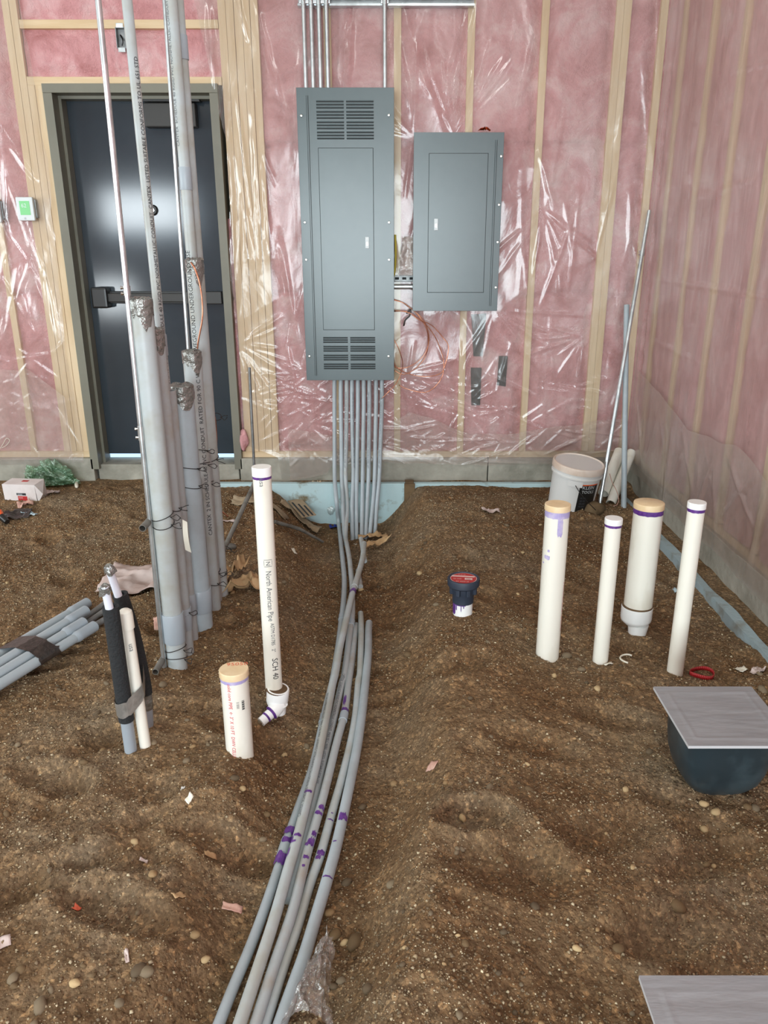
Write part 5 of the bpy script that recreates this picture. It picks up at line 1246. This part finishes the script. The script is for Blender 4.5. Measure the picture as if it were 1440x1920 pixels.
lay('black_rag', 'flat black plastic rag in front of the carton', 'rag', M['btape'], 32, 968, .16, .09, .2, .03, 8, .004)
lay('grey_strip', 'grey plastic strips in front of the carton', 'scrap', M['lightblue'], 55, 966, .12, .025, -.5, .015, 9, .01)
c = hit(6, 982); t = thing('marker_tool', 'orange and black tool lying at the picture edge', 'tool', c)
MB().tube([c+Vector((-.05, .07, .05)), c+Vector((-.012, .02, .035))], .018, 14).build('grip', M['orange'], t, 50); MB().tube([c+Vector((-.014, .022, .036)), c+Vector((.03, -.01, .014))], [.022, .016], 14).build('head', M['black'], t, 50)
tag(MB().tube(catmull([hit(141, 897, .012), hit(143, 906, .014), hit(144, 914, .008)], 4), [.004]+[.012]*7+[.004], 12).build('pale_scrap', M['shell'], None, True), 'pale oval scrap on the dirt near the door', 'scrap')
lay('paper_sheet', 'crumpled pinkish paper sheet behind the upright conduit row', 'paper', M['paper'], 264, 1092, .34, .30, .03, .035, 12, .014, 30, 26)
lay('pink_scrap', 'pink scrap on dirt behind the feet of the upright row', 'scrap', M['pinkscrap'], 307, 1166, .08, .08, .3, .02, 13)
# kraft paper
def bow(U, V, a, b): return a, b+.25*a*np.abs(U)
lay('kraft_paper', 'long crumpled kraft paper right of the upright row', 'paper', M['kraft'], 450, 1106, .27, .085, .42, .09, 15, .006, 26, 12)
lay('kraft_paper', 'kraft paper strip folded upward beside the upright row', 'paper', M['kraft'], 444, 1082, .22, .06, 1.3, .09, 16, .03, 22, 10)
lay('kraft_paper', 'small kraft paper strip beside the conduits entering the trench', 'paper', M['kraft'], 698, 1012, .18, .045, .05, .06, 17, .012, 16, 6)
lay('kraft_paper', 'straight kraft paper strip crossing the trench bank', 'paper', M['kraft'], 708, 1028, .20, .045, .80, .04, 18, .02, 16, 6)
lay('cardboard_piece', 'flat dusty cardboard strip behind the tall printed pipe', 'cardboard', M['card'], 487, 943, .34, .09, -.12, .008, 19, .012)
lay('cardboard_piece', 'folded cardboard flap on the trench bank', 'cardboard', M['card'], 566, 980, .24, .10, -.25, .03, 20, .02, 18, 10, .01)
c = hit(566, 962); Mx = Matrix.Translation(c+Vector((0, 0, .035))) @ Matrix.Rotation(-1.0, 4, 'Z') @ Matrix.Rotation(.25, 4, 'Y')
t = thing('carton_flap', 'torn printed carton flap lying on the trench bank', 'cardboard', Mx.translation); MB().box(-.11, .11, -.05, .05, -.002, .002, M=Mx).build('panel', M['card'], t)
for k, yy in enumerate((-.03, 0, .028)): MB().box(-.08+.03*k, .105, yy-.006, yy+.006, .002, .0026, M=Mx).build('printed_bar', M['ink'], t)
lay('brown_wad', 'small tan wad of paper beside the carton flap', 'paper', M['card'], 596, 978, .06, .05, .2, .04, 23, .006)
q0 = hit(415, 1040, .02); q1 = P(480, 900, 4.28)
tag(MB().tube([q0, q1], .0125, 14, hollow=.002).build('grey_tube', M['rod'], None, 50), 'grey tube leaning diagonally behind the tall printed pipe', 'tube')
q0 = hit(515, 978, .012); q1 = hit(606, 1016, .006)
tag(MB().tube([q0, along(q0, q1, .5)+Vector((0, 0, .02)), q1], [.011, .011, .007], 10).build('grey_tube', M['rod'], None, 50), 'half buried grey tube on the bank of the trench', 'tube')
q0 = hit(432, 1028); mb = MB(); mb.bm(rock_mesh(14, 2, .6), Matrix.Translation(q0+Vector((0, 0, .01))) @ Matrix.Diagonal((.035, .025, .03, 1))); tag(mb.build('grey_stone', M['rod'], None, True), 'flat grey stone at the lower end of the leaning tube', 'stone')
lay('pink_ribbon', 'pink plastic ribbon beside the leaning grey tube', 'ribbon', M['paper'], 424, 978, .10, .018, .2, .015, 25)
c = hit(621, 964); mb = MB(); mb.bm(rock_mesh(15, 3, 1, .35), Matrix.Translation(c+Vector((0, .01, .025))) @ Matrix.Diagonal((.032, .03, .035, 1))); tag(mb.build('clear_wad', M['film_bag'], None, True), 'wad of clear plastic beside the leftmost conduit', 'plastic wad')
lay('blue_scrap', 'blue plastic scrap beside the leftmost conduit', 'scrap', M['blue'], 626, 975, .06, .05, .4, .03, 27)
lay('white_scrap', 'bit of white tissue near the bucket side of the mound', 'scrap', M['paper'], 920, 962, .10, .05, .2, .02, 28)
a_ = P(768, 908, 4.835)
mb = MB(); mb.box(a_.x-.035, a_.x+.035, 4.815, 4.838, -.06, .072, b=.004); mb.box(a_.x-.03, a_.x+.028, 4.838, 4.90, .069, .078, b=.003)
tag(mb.build('wood_stake', M['rock'], None), 'muddy brown block wedged against the light blue foam board', 'block')
# red ring and shaving
c = hit(1316, 1262, .012); mb = MB(); pts = [c+Vector((.045*math.cos(a), .035*math.sin(a), .004*math.sin(2*a))) for a in np.linspace(0, 2*math.pi, 40, endpoint=False)]
for k in range(40):
    a, b = pts[k], pts[(k+1) % 40]; mb.quad(a+Vector((0, 0, -.008)), b+Vector((0, 0, -.008)), b+Vector((0, 0, .008)), a+Vector((0, 0, .008)))
o = mb.build('red_strap_ring', M['redp'], None, True); o.modifiers.new('thickness', 'SOLIDIFY').thickness = .002; tag(o, 'red plastic strap ring lying on dirt beside the thin white pipe', 'ring')
c = hit(1177, 1238, .006); tag(MB().tube(catmull([c+Vector((.028*math.cos(a), .034*math.sin(a), .006+.002*math.sin(a*2))) for a in np.linspace(.7, 4.4, 12)], 4), .0035, 8).build('white_shaving', M['shell'], None, True), 'curled white plastic shaving on dirt by the thin white pipe', 'shaving')
lay('foam_chip', 'white foam chip on dirt near the side foam board', 'scrap', M['shell'], 1389, 1259, .03, .035, .4, .012, 30, .004, 6, 6)
lay('torn_paper', 'torn pale paper near the side foam board', 'scrap', M['paper'], 1420, 1262, .05, .04, .8, .02, 31)
lay('foam_chip', 'small white foam chip at the foot of the thin white pipe', 'scrap', M['shell'], 1140, 1247, .035, .015, .2, .008, 32, .003, 6, 6)
lay('foam_chip', 'grey foam chip behind the thin white pipe near the wall', 'scrap', M['lightblue'], 1268, 1108, .03, .03, .2, .012, 33, .003, 6, 6)
# clear bag in the trench
c = hit(585, 1880, .0); U, V = np.meshgrid(np.linspace(-.5, .5, 34), np.linspace(-.5, .5, 50))
A = np.stack([c.x+.012+.060*U*(1.15-V*1.3)+.03*V+.01*fbm(U*8, V*8, 81, 2), c.y+V*.22, np.maximum(T(c.x+.08*U, c.y+V*.26), -.1)+.03+.05*np.cos(U*3)*(1-.4*V)+.03*ridged(U*5+V*2, V*5, 82, 3)], -1)
tag(grid_object('clear_bag', M['film_bag'], A, None, True, (c.x, c.y, c.z)), 'crumpled clear plastic bag at the bottom of the trench', 'bag')
# little scraps in the near dirt
for i, (px, py, w_, d_, lab, mt) in enumerate(((436, 1703, .05, .022, 'pink insulation scrap beside the lower trench conduits', 'pinkscrap'), (5, 1768, .035, .03, 'pale pink scrap at the picture edge', 'paper'), (355, 1500, .022, .014, 'white torn scrap in the dirt under the stubby pipe', 'shell'), (343, 1480, .016, .010, 'bright white chip in the dirt under the stubby pipe', 'white2'), (238, 1795, .030, .008, 'thin pink sliver in the near dirt', 'paper'), (810, 1438, .03, .028, 'pinkish stone chip on the trench bank', 'pinkscrap'), (270, 1616, .022, .008, 'small pink sliver left of the trench', 'paper'), (395, 1605, .03, .018, 'tan crumpled leaf near the trench edge', 'kraft'), (335, 1680, .03, .02, 'tan torn leaf in the near dirt', 'kraft'), (144, 1705, .016, .016, 'orange and tan chip in the near dirt', 'ink_or'), (140, 1130, .0, .0, '', ''), (552, 1035, .03, .02, 'white chip on dirt beside the printed tall pipe', 'shell'), (666, 1021, .02, .012, 'white chip on the dirt between the trench conduits', 'shell'))):
    if w_: lay('dirt_scrap', lab, 'scrap', M[mt], px, py, w_, d_, .5*i, .008, 40+i, .002, 7, 6)

# ------------------------------------------------------------------ pebbles and gravel
rnd = random.Random(77); protos = []
for s in range(7):
    bm = rock_mesh(20+s, 2, .62, .3)
    k = rnd.uniform(.65, 1.0)
    for v in bm.verts: v.co.y *= k
    me = bpy.data.meshes.new('pebble'); bm.to_mesh(me); bm.free(); me.materials.append(M['pebble']); me.shade_smooth(); protos.append(me)
TONES = (('brown', (108, 86, 58)), ('tan', (150, 122, 86)), ('grey', (122, 106, 84)), ('cream', (186, 160, 120)), ('dark', (92, 76, 56)))
MARKS = (('the stubby white pipe', sx, sy), ('the tall printed white pipe', wx, wy), ('the black insulated pipes', -.81, 2.09), ('the thick upright conduit', -.836, 2.6), ('the navy rubber cap', bx, by), ('the dark tub', .957, 1.94), ('the drippy white pipe', .597, 2.675), ('the thin short white pipe', .802, 2.66), ('the fattest white pipe', 1.0, 2.88), ('the thin pipe by the red ring', 1.062, 2.57), ('the bottom corner lid', .60, .95), ('the white bucket', bc.x, bc.y), ('the taped conduit bundle', -1.3, 2.6), ('the clear bag', -.16, 1.28), ('the carton', -2.4, 4.2), ('the kraft paper', -.68, 3.2), ('the pink scrap by the trench', hit(436, 1703).x, hit(436, 1703).y), ('the pinkish chip on the bank', hit(810, 1438).x, hit(810, 1438).y), ('the torn leaf', hit(335, 1680).x, hit(335, 1680).y), ('the orange chip', hit(144, 1705).x, hit(144, 1705).y), ('the white torn scrap', hit(355, 1500).x, hit(355, 1500).y), ('the door', -1.5, 4.7))
def zone(x, y):
    xc = float(np.interp(y, _cy, _cx))
    if abs(x-xc) < .2 and y > 1.5: return 'beside the conduits in the trench'
    n_, lx_, ly_ = min(MARKS, key=lambda q: (q[1]-x)**2+(q[2]-y)**2); dx, dy = x-lx_, y-ly_; d = math.hypot(dx, dy)
    side = ('in front of' if dy < 0 else 'behind') if abs(dy) > abs(dx) else ('left of' if dx < 0 else 'right of')
    return '%s%s %s' % ('just ' if d < .16 else ('' if d < .38 else 'well '), side, n_)
def pebble(x, y, r, label=None, group='pebbles on the dirt', m_=None, name='pebble', tone=None):
    me = protos[rnd.randrange(7)]; tn_, tc_ = tone or TONES[rnd.choice((0, 0, 1, 1, 2, 2, 3, 4))]
    if label is None: label = '%s %s pebble %s' % ('tiny' if r < .008 else ('small' if r < .013 else 'fist sized' if r > .04 else 'larger'), tn_, zone(x, y))
    o = bpy.data.objects.new(name, me); link(o, None, (x, y, t1(x, y)+r*.12)); o.scale = (r, r, r); o.rotation_euler = (rnd.uniform(-.25, .25), rnd.uniform(-.25, .25), rnd.uniform(0, 6.28))
    k = rnd.uniform(.88, 1.12); o.color = (*[min(1, q*k) for q in s2l(tc_)], 1)
    return tag(o, label, 'pebble', group)
big = [(665, 1768, .027, 'largest angular stone beside the lower trench conduits'), (628, 1754, .019, 'oval stone touching the side of the trench conduits'), (646, 1768, .012, ''), (650, 1656, .017, ''), (680, 1514, .015, ''), (618, 1712, .014, ''), (1002, 1702, .014, 'dark grey stone on the near dirt at the right'), (1272, 1700, .02, ''), (1341, 1523, .014, 'long white pebble in front of the dark tub'), (1320, 1508, .014, ''), (1402, 1514, .014, ''), (1415, 1516, .015, ''), (1160, 1780, .015, ''), (1082, 1779, .011, ''), (1250, 1505, .010, ''), (1320, 1556, .013, ''), (1325, 1622, .010, ''), (1120, 1292, .016, ''), (1090, 1256, .016, ''), (1063, 1230, .022, ''), (765, 1228, .022, ''), (740, 1170, .012, ''), (676, 1106, .018, 'round pale stone beside the crossing conduit'), (787, 1076, .018, ''), (76, 1886, .02, ''), (260, 1820, .018, ''), (140, 1845, .014, ''), (225, 1882, .012, ''), (38, 1820, .013, ''), (28, 1850, .010, ''), (365, 1753, .014, ''), (385, 1800, .013, ''), (135, 1578, .012, ''), (13, 1527, .013, ''), (33, 1398, .012, ''), (158, 1430, .014, ''), (500, 1528, .012, ''), (493, 1574, .011, ''), (286, 1640, .013, ''), (275, 1822, .017, ''), (605, 1840, .013, ''), (640, 1840, .012, ''), (625, 1850, .010, ''), (1430, 1295, .02, ''), (867, 1535, .014, ''), (862, 1905, .010, ''), (455, 1480, .012, ''), (440, 1460, .014, ''), (290, 1393, .012, ''), (306, 1285, .018, ''), (690, 1855, .014, ''), (575, 1400, .012, '')]
for px, py, r, lab in big:
    p = hit(px, py)
    if lab: pebble(p.x, p.y, r, lab, None, name='stone', tone=TONES[3] if 'white' in lab or 'pale' in lab else TONES[4] if 'dark' in lab else TONES[0])
    else: pebble(p.x, p.y, r)
cnt = 0
def in_view(x, y, z=0.0):
    zc = y*CS-(z-CAM.z)*SN; px = PX+F*x/zc; py = PY-F*(y*SN+(z-CAM.z)*CS)/zc
    return -10 < px < 1450 and py < 1930
def free(x, y):
    xc = float(np.interp(y, _cy, _cx)); return abs(x-xc) > .14 or y > 4.2
while cnt < 245:
    y = 1.05+3.2*rnd.random()**1.9; x = rnd.uniform(-2.2, 1.4)
    if not in_view(x, y) or not free(x, y): continue
    pebble(x, y, min(.0036+.0028*rnd.expovariate(1.0)+.0014*y, .014)); cnt += 1
# gravel too fine to count
ng = 70000; rg = np.random.RandomState(4)
gy = 1.0+3.7*rg.rand(ng*3)**1.7; gx = rg.uniform(-2.6, 1.42, ng*3); zc = gy*CS+CAM.z*SN; ppx = PX+F*gx/zc
ok = (ppx > -15) & (ppx < 1455); clump = vn(gx*2.2, gy*2.2, 88)*.7+vn(gx*7, gy*7, 89)*.5; ok &= rg.rand(ng*3) < clump
gx, gy = gx[ok][:ng], gy[ok][:ng]; ng = len(gx); gz = T(gx, gy)
r = np.minimum(.0010+.0010*rg.exponential(1.0, ng)+.0005*gy, .0062)
octv = np.array([(1, 0, 0), (-1, 0, 0), (0, 1, 0), (0, -1, 0), (0, 0, 1), (0, 0, -.6)]); octf = np.array([(0, 2, 4), (2, 1, 4), (1, 3, 4), (3, 0, 4), (2, 0, 5), (1, 2, 5), (3, 1, 5), (0, 3, 5)])
an = rg.rand(ng)*6.28; ca, sa = np.cos(an), np.sin(an); sc = rg.uniform(.6, 1.3, (ng, 6, 1))
vv = octv[None]*sc*r[:, None, None]*np.array([1.0, 1.0, .7]); vx = vv[..., 0]*ca[:, None]-vv[..., 1]*sa[:, None]; vy = vv[..., 0]*sa[:, None]+vv[..., 1]*ca[:, None]
co = np.stack([vx+gx[:, None], vy+gy[:, None], vv[..., 2]+(gz+r*.25)[:, None]], -1).reshape(-1, 3).astype(np.float32)
fi = (octf[None]+6*np.arange(ng)[:, None, None]).reshape(-1, 3).astype(np.int32)
me = bpy.data.meshes.new('gravel'); me.vertices.add(len(co)); me.vertices.foreach_set('co', co.ravel()); me.loops.add(fi.size); me.loops.foreach_set('vertex_index', fi.ravel())
me.polygons.add(len(fi)); me.polygons.foreach_set('loop_start', np.arange(0, fi.size, 3, dtype=np.int32)); me.polygons.foreach_set('loop_total', np.full(len(fi), 3, np.int32)); me.update(calc_edges=True); me.materials.append(M['grain'])
o = bpy.data.objects.new('gravel', me); link(o, None, (0, 0, 0)); tag(o, 'fine tan gravel scattered all over the dirt', 'gravel', kind='stuff')
